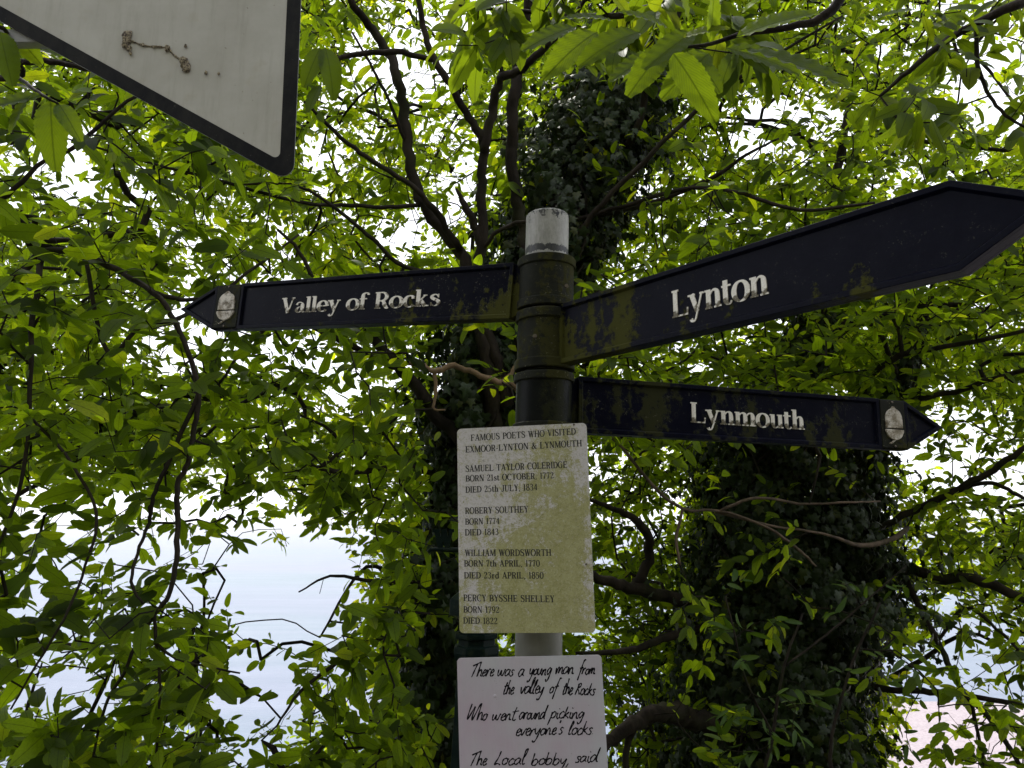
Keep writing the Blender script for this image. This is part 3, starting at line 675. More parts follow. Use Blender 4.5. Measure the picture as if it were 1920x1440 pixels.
# ------------------------------------------------------------------ chestnut hanging in from the left
bC = (-4.6, 2.6, 0.0)
LC = [('trunk', [W(-4.6, 2.6, -.1, .26), W(-4.55, 2.65, 1.4, .22), W(-4.4, 2.8, 2.8, .19), W(-4.3, 3.0, 4.0, .14), W(-4.2, 3.2, 5.4, .08)]),
      ('limb', [W(-4.45, 2.75, 2.5, .10), W(-3.4, 2.95, 3.1, .035), (-40, 520, 3.1, 7), (80, 470, 3.2, 6), (160, 482, 3.2, 6.5), (230, 512, 3.2, 6), (290, 548, 3.2, 5), (340, 562, 3.2, 4), (400, 558, 3.25, 3)]),
      ('limb', [(230, 512, 3.2, 5), (300, 560, 3.1, 5), (345, 640, 3.1, 5), (372, 740, 3.1, 5), (362, 810, 3.1, 5), (352, 870, 3.1, 5), (334, 905, 3.1, 5), (333, 960, 3.05, 5), (330, 1050, 3.0, 5), (315, 1118, 3.0, 4.5), (290, 1152, 3.0, 4), (260, 1200, 3.0, 3.5), (232, 1262, 3.0, 3.2), (202, 1312, 3.0, 3), (185, 1372, 3.0, 2.6), (168, 1450, 3.0, 2)]),
      ('limb', [(372, 740, 3.1, 4.5), (345, 800, 3.1, 4.5), (310, 880, 3.1, 4), (288, 930, 3.1, 4), (280, 980, 3.1, 3.5), (262, 1025, 3.05, 3.2), (246, 1090, 3.0, 3), (268, 1132, 3.0, 2)]),
      ('limb', [(290, 1152, 3.0, 3.5), (292, 1210, 3.0, 3), (300, 1290, 3.0, 2.8), (293, 1400, 3.0, 2.4), (290, 1480, 3.0, 2)]),
      ('limb', [(290, 1205, 3.0, 3), (330, 1235, 3.0, 2.5), (390, 1250, 3.0, 2.2), (450, 1262, 3.0, 1.6)]),
      ('limb', [(80, 470, 3.2, 6), (60, 620, 3.0, 5), (55, 780, 2.9, 4), (45, 880, 2.9, 3.5), (15, 980, 2.9, 3), (-30, 1080, 2.9, 2)]),
      ('limb', [(160, 482, 3.2, 4), (200, 660, 3.2, 4), (262, 612, 3.2, 4), (330, 598, 3.25, 4), (400, 560, 3.4, 3.5), (480, 500, 3.5, 3), (560, 440, 3.6, 2)]),
      ('limb', [W(-4.3, 3.0, 3.8, .08), (-60, 140, 2.6, 8), (40, 118, 2.5, 6), (110, 118, 2.5, 5), (190, 137, 2.5, 4), (260, 150, 2.5, 2.5)]),
      ('limb', [(-60, 330, 2.9, 6), (0, 372, 2.9, 5), (70, 312, 2.9, 4), (150, 268, 2.9, 4), (240, 190, 2.9, 3), (330, 140, 2.9, 2)]),
      ('limb', [(55, 780, 2.9, 3), (120, 850, 2.9, 3), (180, 960, 2.9, 3), (160, 1060, 2.9, 2.5), (120, 1160, 2.9, 2.5), (60, 1260, 2.9, 2.2), (20, 1330, 2.9, 1.8)]),
      ]
treeC = Tree('chestnut on the left whose branches hang down in front of the sea', 'tree', bC, LC, 21)
def wC(px, py):
    if px > 520: return 0
    w = (1 - smooth(330, 520, px))
    if px < 170 and py > 1225: return w * .25
    if py > 880: return w * .52
    if 470 < py < 640 and px > 300: return 0
    return w * .42
cC = sample_clusters(wC, (-420, 60, 520, 1560), (2.75, 3.45), .125, 6, 5)
# keep clear of the Valley arm
cC = [p for p in cC if not (p[0] > -1.25 and 1.6 < p[2] < 2.4 and p[1] < 2.9)]
treeC.grow(cC, seg=.1); nC = treeC.leaves(6, .125, T_LO, T_MID, M['leaf'], twig=.17, droop=(-.45, .6), tilt=.5)

# ------------------------------------------------------------------ overhanging chestnut whose big leaves are close to the camera
bD = (3.4, -.6, 0.)
LD = [('trunk', [W(3.4, -.6, -.1, .3), W(3.35, -.5, 1.5, .26), W(3.2, -.3, 3.0, .22), W(3.0, 0, 4.6, .16), W(2.8, .2, 6.2, .08)]),
      ('limb', [W(3.25, -.35, 2.8, .10), W(2.4, .5, 3.3, .06), W(1.6, 1.2, 3.0, .03), (1700, -120, 1.5, 12), (1560, 20, 1.5, 9), (1480, 50, 1.5, 6.5), (1400, 62, 1.5, 5), (1320, 85, 1.5, 3.5), (1260, 90, 1.5, 2.5)]),
      ('limb', [W(1.6, 1.2, 3.0, .022), (1500, -200, 2.0, 9), (1330, -40, 2.1, 8), (1200, 20, 2.2, 7), (1100, 30, 2.3, 5), (960, 20, 2.4, 3.5), (860, 10, 2.4, 2)]),
      ('limb', [W(2.4, .5, 3.3, .04), (2040, -60, 2.6, 12), (1900, 10, 2.7, 9), (1800, 60, 2.8, 7), (1720, 120, 2.8, 5), (1650, 180, 2.9, 3)]),
      ('limb', [(1830, 40, 2.8, 4), (1832, 110, 2.8, 4), (1850, 170, 2.8, 3.5), (1885, 215, 2.8, 3), (1940, 250, 2.8, 2)]),
      ('limb', [W(3.0, 0, 4.4, .09), W(1.8, .4, 4.6, .06), W(.6, .9, 4.5, .04), W(-.8, 1.2, 4.4, .025), W(-2.0, 1.6, 4.3, .012)]),
      ('limb', [W(3.2, -.3, 3.2, .08), W(2.0, -1.4, 4.2, .05), W(.8, -2.0, 4.5, .03), W(-.6, -2.2, 4.4, .015)]),
      ]
treeD = Tree('chestnut overhanging from the upper right, its big leaves nearest the camera', 'tree', bD, LD, 40)
def box_clusters(box, Yr, n, seed):
    rs = random.Random(seed); return [np.array(at(rs.uniform(box[0], box[2]), rs.uniform(box[1], box[3]), rs.uniform(*Yr))) for _ in range(n)]
cD = box_clusters((820, -60, 1330, 110), (2.1, 2.6), 26, 1) + box_clusters((1600, -60, 1960, 260), (2.6, 3.2), 34, 2) + box_clusters((1150, 10, 1480, 120), (1.7, 2.2), 9, 6)
rs = random.Random(4)
for _ in range(520): cD.append(np.array((rs.uniform(-4.2, 4.2), rs.uniform(-4.6, 1.7), rs.uniform(3.9, 5.2))))  # unseen canopy over and behind the camera, added to dim light on the signs
treeD.grow(cD, seg=.1); nD = treeD.leaves(7, .13, T_LO, T_MID, M['leaf_near'], twig=.14, droop=(.0, .8), big=230, tilt=.45)
# the very large leaves, each placed as in the photograph: base px, tip px, distance, roll
NEAR = [((1385, 95), (1590, 140), 1.10, .5), ((1380, 70), (1525, 5), 1.15, .3), ((1262, 100), (1338, 200), 1.12, -.6), ((1255, 55), (1175, 10), 1.3, .2), ((1300, 60), (1215, 115), 1.3, .4),
        ((1280, 70), (1362, 42), 1.2, -.3), ((1245, 90), (1188, 160), 1.35, .5), ((1230, 100), (1150, 140), 1.4, .2), ((1330, 80), (1345, -25), 1.2, .3), ((1360, 90), (1500, 118), 1.25, -.9),
        ((1200, 60), (1095, 85), 1.6, .3), ((1150, 40), (1060, 20), 1.6, -.3), ((1120, 60), (1030, 110), 1.7, .4), ((1080, 50), (985, 75), 1.8, .2), ((1290, 40), (1270, -60), 1.3, .4), ((1180, 30), (1130, -40), 1.5, -.4),
        ((1330, 100), (1262, 150), 1.25, .8), ((1310, 115), (1350, 165), 1.3, -.2)]
P, D, N, S = [], [], [], []
for (a, b, dd, roll) in NEAR:
    A = at(a[0], a[1], dd); Bt = at(b[0], b[1], dd * .97 - .02 * roll); d = Bt - A
    up = Vector((0, -.75, .55)) + Vector((math.sin(roll * 2), 0, 0)) * .5
    P.append(A); D.append(d); N.append(up); S.append(d.length * 1.04)
P, D, N, S = map(np.array, (P, D, N, S)); Bn = basis(D.astype(float), N.astype(float))
leaf_parts('leaf', template_meshes('leaf', T_BIG, M['leaf_near']), P, Bn, S.astype(float), treeD.root, np.array(bD))
# left: a cluster of larger leaves hanging near the warning sign
NEARL = [((95, 190), (95, 290), 1.9, .2), ((60, 175), (10, 235), 1.9, -.3), ((80, 180), (-40, 200), 1.9, .3), ((110, 195), (142, 240), 1.9, .1), ((0, 60), (18, 130), 1.2, .3), ((30, 90), (95, 80), 1.6, .4),
         ((20, 55), (70, 110), 1.5, -.2), ((600, 90), (570, 150), 2.3, .2), ((600, 160), (575, 200), 2.3, -.1), ((610, 90), (630, 160), 2.3, .3)]
P, D, N, S = [], [], [], []
for (a, b, dd, roll) in NEARL:
    A = at(a[0], a[1], dd); Bt = at(b[0], b[1], dd * .98); d = Bt - A
    P.append(A); D.append(d); N.append(Vector((roll, -.8, .5))); S.append(d.length * 1.04)
P, D, N, S = map(np.array, (P, D, N, S)); Bn = basis(D.astype(float), N.astype(float))
treeC.limb('limb', [(-60, 140, 2.6, 5), (-20, 110, 2.2, 4), (40, 150, 2.0, 3.5), (80, 178, 1.9, 3), (110, 195, 1.9, 2)])
treeC.limb('limb', [(-60, 140, 2.2, 3), (-30, 60, 1.6, 4), (0, 50, 1.4, 4), (30, 80, 1.6, 3)])
leaf_parts('leaf', template_meshes('leaf', T_BIG, M['leaf_near']), P, Bn, S.astype(float), treeC.root, np.array(bC))

# ------------------------------------------------------------------ trees further down the slope
def simple_limbs(px, py, Y, spread, seed, r=.045):
    rn = random.Random(seed); b = gbase(px, py, Y); out = []
    c0 = at(px, py, Y); tr = [W(b[0], b[1], b[2], r * 1.3)]
    for k in range(1, 6):
        q = at(px + rn.uniform(-25, 25) * k * .4, 1350 - k * 210, Y); tr.append(W(q.x, Y + rn.uniform(-.1, .1), q.z, r * (1.15 - k * .15)))
    out.append(('trunk', tr))
    for k in range(9):
        sy = 1300 - k * 140; s_ = -1 if k % 2 else 1
        out.append(('limb', [(px, sy, Y, 7), (px + s_ * spread * .3, sy - 50, Y - .2, 5), (px + s_ * spread * .65, sy - 60 - rn.uniform(0, 60), Y - .5, 3.5), (px + s_ * spread, sy - rn.uniform(-40, 100), Y - .7, 2)]))
    return b, out
def far_tree(label, px, Y, spread, box, wfn, seed):
    b, lb = simple_limbs(px, 1440, Y, spread, seed)
    t_ = Tree(label, 'tree', b, lb, seed, group='trees further down the slope')
    c_ = sample_clusters(wfn, box, (Y - 1.3, Y + 1.5), .105, 7, seed)
    t_.grow(c_, seg=.18); return t_.leaves(7, .105, T_FAR, T_LO, M['leaf_far'], big=160)
def far_w(x0, x1, s=90, k=1.5):
    def f(px, py):
        w = smooth(x0 - s, x0 + s, px) * (1 - smooth(x1 - s, x1 + s, px))
        v = lam(px, py)
        return w * k * smooth(.9, 2.2, v)
    return f
nF = far_tree('leafy tree lower down the slope, seen behind the hanging left branches', -160, 8.2, 420, (-300, -250, 560, 900), far_w(-400, 430), 51)
nF += far_tree('bright leafy tree behind the Valley of Rocks arm', 850, 8.6, 250, (340, -250, 960, 1560), far_w(430, 860), 52)
nF += far_tree('bright leafy tree between the ivy trunk and the Lynmouth lettering', 1020, 9.2, 230, (860, -250, 1460, 1560), far_w(960, 1370), 53)
nF += far_tree('leafy tree at the far right beyond the tip of the Lynmouth arm', 1620, 9.0, 300, (1280, -250, 2240, 1560), far_w(1370, 2200), 54)

# ------------------------------------------------------------------ sunlit shrub low on the left, sprigs low on the right
bS = gbase(20, 1440, 7.5)
shr = Tree('sunlit yellow-green shrub at the bottom left corner above the sea', 'shrub', bS,
           [('stem', [W(bS[0], 7.5, bS[2], .05), (10, 1500, 7.5, 7), (30, 1400, 7.5, 5), (60, 1300, 7.4, 3), (80, 1240, 7.4, 1.5)]),
            ('stem', [W(bS[0] + .1, 7.6, bS[2], .05), (-60, 1480, 7.5, 7), (-40, 1380, 7.5, 5), (-10, 1290, 7.5, 3), (0, 1230, 7.5, 1.5)]),
            ('stem', [W(bS[0] + .2, 7.4, bS[2], .05), (70, 1500, 7.4, 6), (110, 1420, 7.4, 4), (130, 1340, 7.4, 2)])], 61, name='shrub')
rs = random.Random(8); cS = []
while len(cS) < 190:
    px = rs.uniform(-260, 190); py = rs.uniform(1215, 1640)
    if py > 1225 + max(0, px) * 1.0 + rs.uniform(0, 60): cS.append(np.array(at(px, py, rs.uniform(6.9, 8.0))))
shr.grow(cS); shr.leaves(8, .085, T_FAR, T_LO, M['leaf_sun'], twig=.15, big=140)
bP = gbase(1520, 1440, 4.6)
sap = Tree('thin sapling with narrow pale leaves in front of the ivy on the right', 'sapling', bP,
           [('stem', [W(bP[0], 4.6, bP[2], .02), (1440, 1500, 4.6, 4), (1450, 1380, 4.6, 3.2), (1470, 1250, 4.6, 2.6), (1505, 1150, 4.6, 2)]),
            ('stem', [W(bP[0] + .1, 4.65, bP[2], .02), (1560, 1480, 4.6, 4), (1560, 1380, 4.6, 3), (1600, 1240, 4.6, 2.5), (1650, 1130, 4.6, 2)]),
            ('stem', [(1450, 1380, 4.6, 2.5), (1400, 1280, 4.5, 2.2), (1375, 1180, 4.5, 1.8), (1360, 1120, 4.5, 1.4)]),
            ('stem', [(1470, 1250, 4.6, 2), (1550, 1190, 4.6, 2), (1620, 1130, 4.6, 1.6), (1700, 1060, 4.6, 1.2)])], 63, name='sapling')
cP = box_clusters((1340, 1080, 1720, 1440), (4.3, 4.9), 40, 12)
sap.grow(cP, seg=.09); sap.leaves(5, .105, T_NAR, T_NARM, M['leaf_sprig'], twig=.13, droop=(-.5, .6), big=300, tilt=.9)

# ------------------------------------------------------------------ ivy on the two trunks
def ivy_plant(label, base, path, n, seed, size=.066, big=300, name='ivy'):
    """path: (px, py, Y, r_px of the ivy sleeve). Leaves sit on a lumpy sleeve round the trunk, stems run up it"""
    root = empty(name, base, label, 'ivy'); rn = np.random.RandomState(seed); base = np.array(base)
    Q = []
    for p in path:
        w = at(p[0], p[1], p[2]); Q.append((w.x, w.y, w.z, p[3] * depth_of(w) / FPX))
    C_ = np.array(catmull(Q, 12)); C0 = C_[:, :3]; rr = C_[:, 3]
    seg = np.linalg.norm(np.diff(C0, axis=0), axis=1) * (rr[1:] + rr[:-1]); cum = np.concatenate([[0], np.cumsum(seg)])
    u = rn.rand(n) * cum[-1]; k = np.searchsorted(cum, u) - 1; k = np.clip(k, 0, len(seg) - 1); f = ((u - cum[k]) / seg[k])[:, None]
    c_ = C0[k] * (1 - f) + C0[k + 1] * f; r = rr[k] * (1 - f[:, 0]) + rr[k + 1] * f[:, 0]
    ax = C0[k + 1] - C0[k]; ax /= np.linalg.norm(ax, axis=1)[:, None]
    th = rn.rand(n) * 2 * math.pi
    X = np.cross(ax, np.array([0, 1., 0])); X /= np.linalg.norm(X, axis=1)[:, None]; Yv = np.cross(ax, X)
    e = X * np.cos(th)[:, None] + Yv * np.sin(th)[:, None]
    lump = .78 + .42 * np.sin(c_[:, 2] * 4.1 + th * 2) * np.sin(th * 3 + c_[:, 2] * 2.2) + .18 * np.sin(c_[:, 2] * 11 + th * 5)
    dep = lump * (1 - .55 * rn.rand(n) ** 2.2)
    dep = np.where(rn.rand(n) < .28, dep * rn.uniform(1.0, 1.55, n), dep)
    P = c_ + e * (r * dep)[:, None]
    N = e + rn.normal(size=e.shape) * .45 + np.array([0, 0, .25]); D = np.array([0, 0, -1.]) + rn.normal(size=e.shape) * .45 + e * .35
    S = size * rn.uniform(.6, 1.25, n); B = basis(D, N); tint = rn.rand(n) * .95
    P = P - B[:, :, 1] * (S * .4)[:, None]
    mask = split_visible(P, B, S, big) & (((P - c_) * np.array([0, -1, 0])).sum(1) > 0)
    leaf_parts('leaf', template_meshes('leaf', T_IVY, M['ivy']), P[mask], B[mask], S[mask], root, base)
    m = ~mask; bake_leaves('foliage', T_IVY, P[m], B[m], S[m], tint[m], M['ivy'], root, base)
    for j in range(9):                                             # climbing stems
        th0 = rn.rand() * 6.28; pts, rad = [], []
        for i in range(0, len(C0), 4):
            a_ = C0[min(i + 1, len(C0) - 1)] - C0[max(i - 1, 0)]; a_ /= np.linalg.norm(a_); x_ = np.cross(a_, [0, 1., 0]); x_ /= np.linalg.norm(x_); y_ = np.cross(a_, x_)
            th_ = th0 + .5 * math.sin(i * .25 + j); q = C0[i] + (x_ * math.cos(th_) + y_ * math.sin(th_)) * rr[i] * rn.uniform(.5, .72)
            pts.append(q - base); rad.append(.016 - .011 * i / len(C0))
        bm = bmesh.new(); tube_bm(bm, pts, rad, 6); bm_obj('stem', bm, M['bark_twig'] if j % 3 else M['bark'], root, smooth=True)
    return root
ivy_plant('dark ivy climbing the leaning trunk right behind the fingerpost', bA,
          [(828, 1560, 4.9, 95), (838, 1300, 4.85, 92), (842, 1100, 4.8, 90), (868, 920, 4.8, 92), (885, 780, 4.75, 112), (925, 650, 4.75, 104), (1045, 500, 4.85, 100), (1075, 370, 5.0, 118), (1120, 250, 5.2, 122), (1160, 130, 5.3, 85), (1200, 20, 5.5, 70), (1220, -160, 5.7, 60)], 20000, 5)
ivy_plant('broad mass of dark ivy on the right-hand trunk under the Lynmouth arm', bB,
          [(1455, 1580, 6.7, 190), (1455, 1380, 6.7, 190), (1455, 1220, 6.7, 175), (1450, 1080, 6.7, 185), (1450, 960, 6.7, 180), (1445, 860, 6.7, 145), (1470, 750, 6.6, 75), (1528, 650, 6.6, 55), (1552, 540, 6.5, 45), (1560, 420, 6.5, 30)], 27000, 6, size=.068)
ivy_plant('ivy round the thinner second stem right of the big ivy mass', gbase(1560, 1440, 6.6),
          [(1560, 1560, 6.6, 80), (1560, 1300, 6.6, 75), (1575, 1150, 6.6, 90), (1590, 1030, 6.6, 70), (1625, 880, 6.5, 38), (1668, 770, 6.5, 36), (1695, 700, 6.4, 34), (1725, 610, 6.3, 20)], 6500, 8, size=.066)

# ================================================================== the fingerpost
def poly_prism(bm, outline, y0, y1, holes=None):
    """outline in (x,z), extruded along Y"""
    a = [bm.verts.new((x, y0, z)) for x, z in outline]; b = [bm.verts.new((x, y1, z)) for x, z in outline]; n = len(outline)
    bm.faces.new(a); bm.faces.new(b[::-1])
    for i in range(n): bm.faces.new((a[i], a[(i + 1) % n], b[(i + 1) % n], b[i]))
def ring_prism(bm, outer, inner, y0, y1, slope=0.):
    n = len(outer)
    A = [bm.verts.new((x, y0, z)) for x, z in outer]; Bq = [bm.verts.new((x, y1, z)) for x, z in outer]
    C = [bm.verts.new((x, y0, z)) for x, z in inner]
    cx = sum(p[0] for p in inner) / n; cz = sum(p[1] for p in inner) / n
    Dq = []
    for (x, z), (ox, oz) in zip(inner, outer):
        Dq.append(bm.verts.new((x + (ox - x) * slope, y1, z + (oz - z) * slope)))
    for i in range(n):
        j = (i + 1) % n
        bm.faces.new((A[i], A[j], Bq[j], Bq[i])); bm.faces.new((Bq[i], Bq[j], Dq[j], Dq[i])); bm.faces.new((Dq[i], Dq[j], C[j], C[i]))
def inset(poly, d):
    """inward offset of a convex polygon"""
    n = len(poly); area = sum(poly[i][0] * poly[(i + 1) % n][1] - poly[(i + 1) % n][0] * poly[i][1] for i in range(n)); sg = 1 if area > 0 else -1
    out = []
    for i in range(n):
        p0, p1, p2 = Vector(poly[i - 1]), Vector(poly[i]), Vector(poly[(i + 1) % n])
        e1, e2 = (p1 - p0).normalized(), (p2 - p1).normalized()
        n1, n2 = Vector((-e1.y, e1.x)) * sg, Vector((-e2.y, e2.x)) * sg
        m = (n1 + n2).normalized(); out.append(tuple(p1 + m * d / max(.3, m.dot(n1))))
    return out
def lathe(bm, prof, seg=48, axis=None):
    """prof: (r, z); optional axis(z)->(x,y)"""
    rings = []
    for r, z in prof:
        x, y = axis(z) if axis else (0, 0)
        rings.append([bm.verts.new((x + r * math.cos(2 * math.pi * k / seg), y + r * math.sin(2 * math.pi * k / seg), z)) for k in range(seg)])
    for i in range(len(rings) - 1):
        for k in range(seg): bm.faces.new((rings[i][k], rings[i][(k + 1) % seg], rings[i + 1][(k + 1) % seg], rings[i + 1][k]))
    bm.faces.new(rings[0]); bm.faces.new(rings[-1][::-1])

PY = 2.0
ptop, pbot = at(1027, 386, PY), at(1010, 1210, PY)
def axis_x(z): return ptop.x + (pbot.x - ptop.x) * (ptop.z - z) / (ptop.z - pbot.z)
post = empty('fingerpost', (0, 0, 0), 'old metal fingerpost with three navy arms on a mossy grey post', 'signpost')
def PX(px, py): return px * depth_of(at(1020, py, PY)) / FPX
def zat(py): return at(1020, py, PY - .06).z
def lathe_part(name, rows, mat, sm=True, seg=56):
    bm = bmesh.new(); lathe(bm, rows, seg, lambda z: (axis_x(z), PY)); o = bm_obj(name, bm, mat, post, smooth=sm)
    md = o.modifiers.new('bevel', 'BEVEL'); md.width = .0012; md.segments = 2; md.limit_method = 'ANGLE'; md.angle_limit = R(40)
    o.data.polygons.foreach_set('use_smooth', [True] * len(o.data.polygons))
    wn_ = o.modifiers.new('wn', 'WEIGHTED_NORMAL'); wn_.keep_sharp = False
    return o
rP = PX(40, 420)
zt = zat(388)
lathe_part('post', [(rP, -.3), (rP, 1.2), (rP, zt - .004), (rP - .004, zt), (rP - .02, zt + .0005)], M['steel'])
rS = PX(51.5, 525); rC = PX(55, 560)
def sleeve(y_top, y_bot, ring_h, mat, ringmat, rs_=rS, rc=rC):
    z1, z0 = zat(y_top), zat(y_bot)
    lathe_part('sleeve', [(rs_, z0 + .002), (rs_, z1 - .002)], mat)
    lathe_part('collar', [(rc - .002, z1 - ring_h), (rc, z1 - ring_h + .002), (rc, z1 - .002), (rc - .002, z1), (rP + .001, z1 + .0005)], ringmat)
    lathe_part('collar', [(rP + .001, z0 - .0005), (rc - .002, z0), (rc, z0 + .002), (rc, z0 + ring_h - .002), (rc - .002, z0 + ring_h)], ringmat)
sleeve(476, 572, .024, M['collar'], M['collar'])
sleeve(577, 688, .026, M['collar'], M['collar'], rS - .001, rC + .001)
sleeve(695, 806, .022, M['collar_dark'], M['collar'], rS - .001, rC + .001)
lathe_part('collar', [(rS - .012, zat(694)), (rS - .012, zat(689))], M['collar_dark'])
# clamp screws
for (px, py) in ((1003, 630), (1062, 536)):
    p = at(px, py, PY - rS - .002); bm = bmesh.new(); bmesh.ops.create_cone(bm, cap_ends=True, segments=12, radius1=.006, radius2=.005, depth=.006, matrix=Matrix.Translation(p) @ Matrix.Rotation(R(90), 4, 'X')); bm_obj('screw', bm, M['screw'], post)

# ---------------- serif letters built from strokes
def ribbon(pts, ws):
    """2D polyline with widths -> left/right outlines"""
    L, Rr = [], []
    n = len(pts)
    for i in range(n):
        a = Vector(pts[max(0, i - 1)]); b = Vector(pts[min(n - 1, i + 1)]); d = (b - a)
        d = d.normalized() if d.length > 1e-9 else Vector((1, 0)); nn = Vector((-d.y, d.x)); w = ws[i] / 2; p = Vector(pts[i])
        L.append(p + nn * w); Rr.append(p - nn * w)
    return L, Rr
def arc(cx, cy, rx, ry, a0, a1, T, t, n=16, powr=1.3):
    pts, ws = [], []
    for i in range(n + 1):
        a = R(a0 + (a1 - a0) * i / n); pts.append((cx + rx * math.cos(a), cy + ry * math.sin(a))); ws.append(t + (T - t) * abs(math.cos(a)) ** powr)
    return pts, ws
def glyph(ch, T=.2, t=.07, sl=.07, xh=.66):
    """returns strokes [(pts, widths)], advance; cap height 1"""
    S_ = []; hs = t * 1.05
    def st(x0, y0, x1, y1, w, w2=None): S_.append(([(x0, y0), (x1, y1)], [w, w2 or w]))
    def ser(x, y, w=T, l=sl, r=sl): 
        yy = y + (hs / 2 if y < .5 else -hs / 2); st(x - w / 2 - l, yy, x + w / 2 + r, yy, hs)
    def stem(x, y0, y1, w=T, s0=True, s1=True):
        st(x, y0, x, y1, w)
        if s0: ser(x, y0, w)
        if s1: ser(x, y1, w)
    def A_(*a, **k): S_.append(arc(*a, **k))
    h = T / 2; b = sl + h
    if ch == 'I': stem(b, 0, 1); adv = 2 * b
    elif ch == 'L': stem(b, 0, 1); st(b, hs / 2, b + .46, hs / 2, hs); st(b + .46, 0, b + .49, .27, t * .9); adv = b + .52
    elif ch == 'T': x = .36; stem(x, 0, 1, s1=False); st(.03, 1 - hs / 2, .69, 1 - hs / 2, hs); st(.03, 1, .02, .76, t * .8); st(.69, 1, .70, .76, t * .8); adv = .72
    elif ch in 'EF':
        stem(b, 0, 1); st(b, 1 - hs / 2, b + .42, 1 - hs / 2, hs); st(b + .42, 1, b + .43, .76, t * .8); st(b, .52, b + .3, .52, hs); st(b + .3, .64, b + .3, .40, t * .8)
        if ch == 'E': st(b, hs / 2, b + .45, hs / 2, hs); st(b + .45, 0, b + .47, .25, t * .8)
        adv = b + .5
    elif ch == 'H': x = b + .48; stem(b, 0, 1); stem(x, 0, 1); st(b, .51, x, .51, hs); adv = x + b
    elif ch in 'PRBD':
        stem(b, 0, 1)
        if ch == 'D': st(b, 1 - hs / 2, b + .16, 1 - hs / 2, hs); st(b, hs / 2, b + .16, hs / 2, hs); A_(b + .16, .5, .36, .5 - hs / 2, 90, -90, T, t); adv = b + .57
        else:
            ly = .46; st(b, 1 - hs / 2, b + .14, 1 - hs / 2, hs); st(b, ly, b + .14, ly, hs); A_(b + .14, (1 - hs / 2 + ly) / 2, .26, (1 - hs / 2 - ly) / 2, 90, -90, T * .95, t); adv = b + .44
            if ch == 'R': S_.append(([(b + .14, ly), (b + .27, ly - .06), (b + .33, .2), (b + .42, .03), (b + .5, .03)], [t, T * .8, T, T * .8, t])); adv = b + .53
            if ch == 'B': st(b, hs / 2, b + .17, hs / 2, hs); A_(b + .17, (ly + hs / 2) / 2, .29, (ly - hs / 2) / 2, 90, -90, T, t); adv = b + .5
    elif ch in 'OQ': A_(.36, .5, .32, .5, 0, 360, T, t, n=28); adv = .73
    elif ch in 'CG':
        A_(.37, .5, .33, .49, 48, 312, T, t, n=24); st(.60, .98, .60, .70, t * .8); adv = .66
        if ch == 'G': st(.56, .04, .56, .42, T * .85); ser(.56, .46, T * .8, .05, .05); adv = .72
    elif ch == 'J': st(.3, .22, .3, 1, T); ser(.3, 1); S_.append(([(.3, .25), (.28, .06), (.15, -.02), (.05, .06), (.05, .16)], [T, T * .8, t, T * .7, T * .8])); adv = .44
    elif ch == 'N': st(.1, 0, .1, 1, t); ser(.1, 0, t); ser(.1, 1, t); st(.12, 1, .6, 0, T); st(.62, 0, .62, 1, t); ser(.62, 1, t); adv = .74
    elif ch == 'M': st(.1, 0, .1, 1, t); ser(.1, 0, t); ser(.12, 1, t); st(.13, 1, .42, .06, T * .95); st(.42, .02, .72, 1, t); stem(.76, 0, 1); adv = .76 + b
    elif ch == 'U': st(b, .3, b, 1, T); ser(b, 1); S_.append(([(b, .32), (b + .04, .1), (b + .22, .02), (b + .4, .12), (b + .44, .35), (b + .44, 1)], [T, T * .8, t, t, t, t])); ser(b + .44, 1, t); adv = b + .54
    elif ch == 'V': st(.12, 1, .37, .02, T); st(.37, 0, .60, 1, t); ser(.12, 1, T); ser(.6, 1, t); adv = .7
    elif ch == 'W': st(.1, 1, .30, .02, T); st(.30, 0, .46, 1, t); st(.44, 1, .64, .02, T); st(.64, 0, .82, 1, t); ser(.1, 1, T); ser(.46, 1, T * .7); ser(.82, 1, t); adv = .9
    elif ch == 'A': st(.08, 0, .33, 1, t); st(.33, 1, .60, 0, T); st(.17, .34, .50, .34, hs); ser(.08, 0, t); ser(.60, 0, T); adv = .72
    elif ch == 'X': st(.12, 1, .56, 0, T); st(.56, 1, .1, 0, t); ser(.12, 1); ser(.56, 0); ser(.56, 1, t); ser(.1, 0, t); adv = .68
    elif ch == 'Y': st(.12, 1, .34, .46, T); st(.56, 1, .36, .46, t); stem(.35, 0, .5, s1=False); ser(.12, 1); ser(.56, 1, t); adv = .66
    elif ch == 'S':
        S_.append(([(.50, .78), (.44, .94), (.29, .985), (.13, .93), (.09, .76), (.18, .62), (.36, .5), (.5, .37), (.52, .2), (.42, .05), (.27, .015), (.13, .07), (.07, .24)],
                   [t, t, t, T * .75, T * .95, T, T, T, T * .95, T * .7, t, t, t])); st(.51, .98, .50, .72, t * .8); st(.07, .02, .07, .28, t * .8); adv = .6
    elif ch == '&':
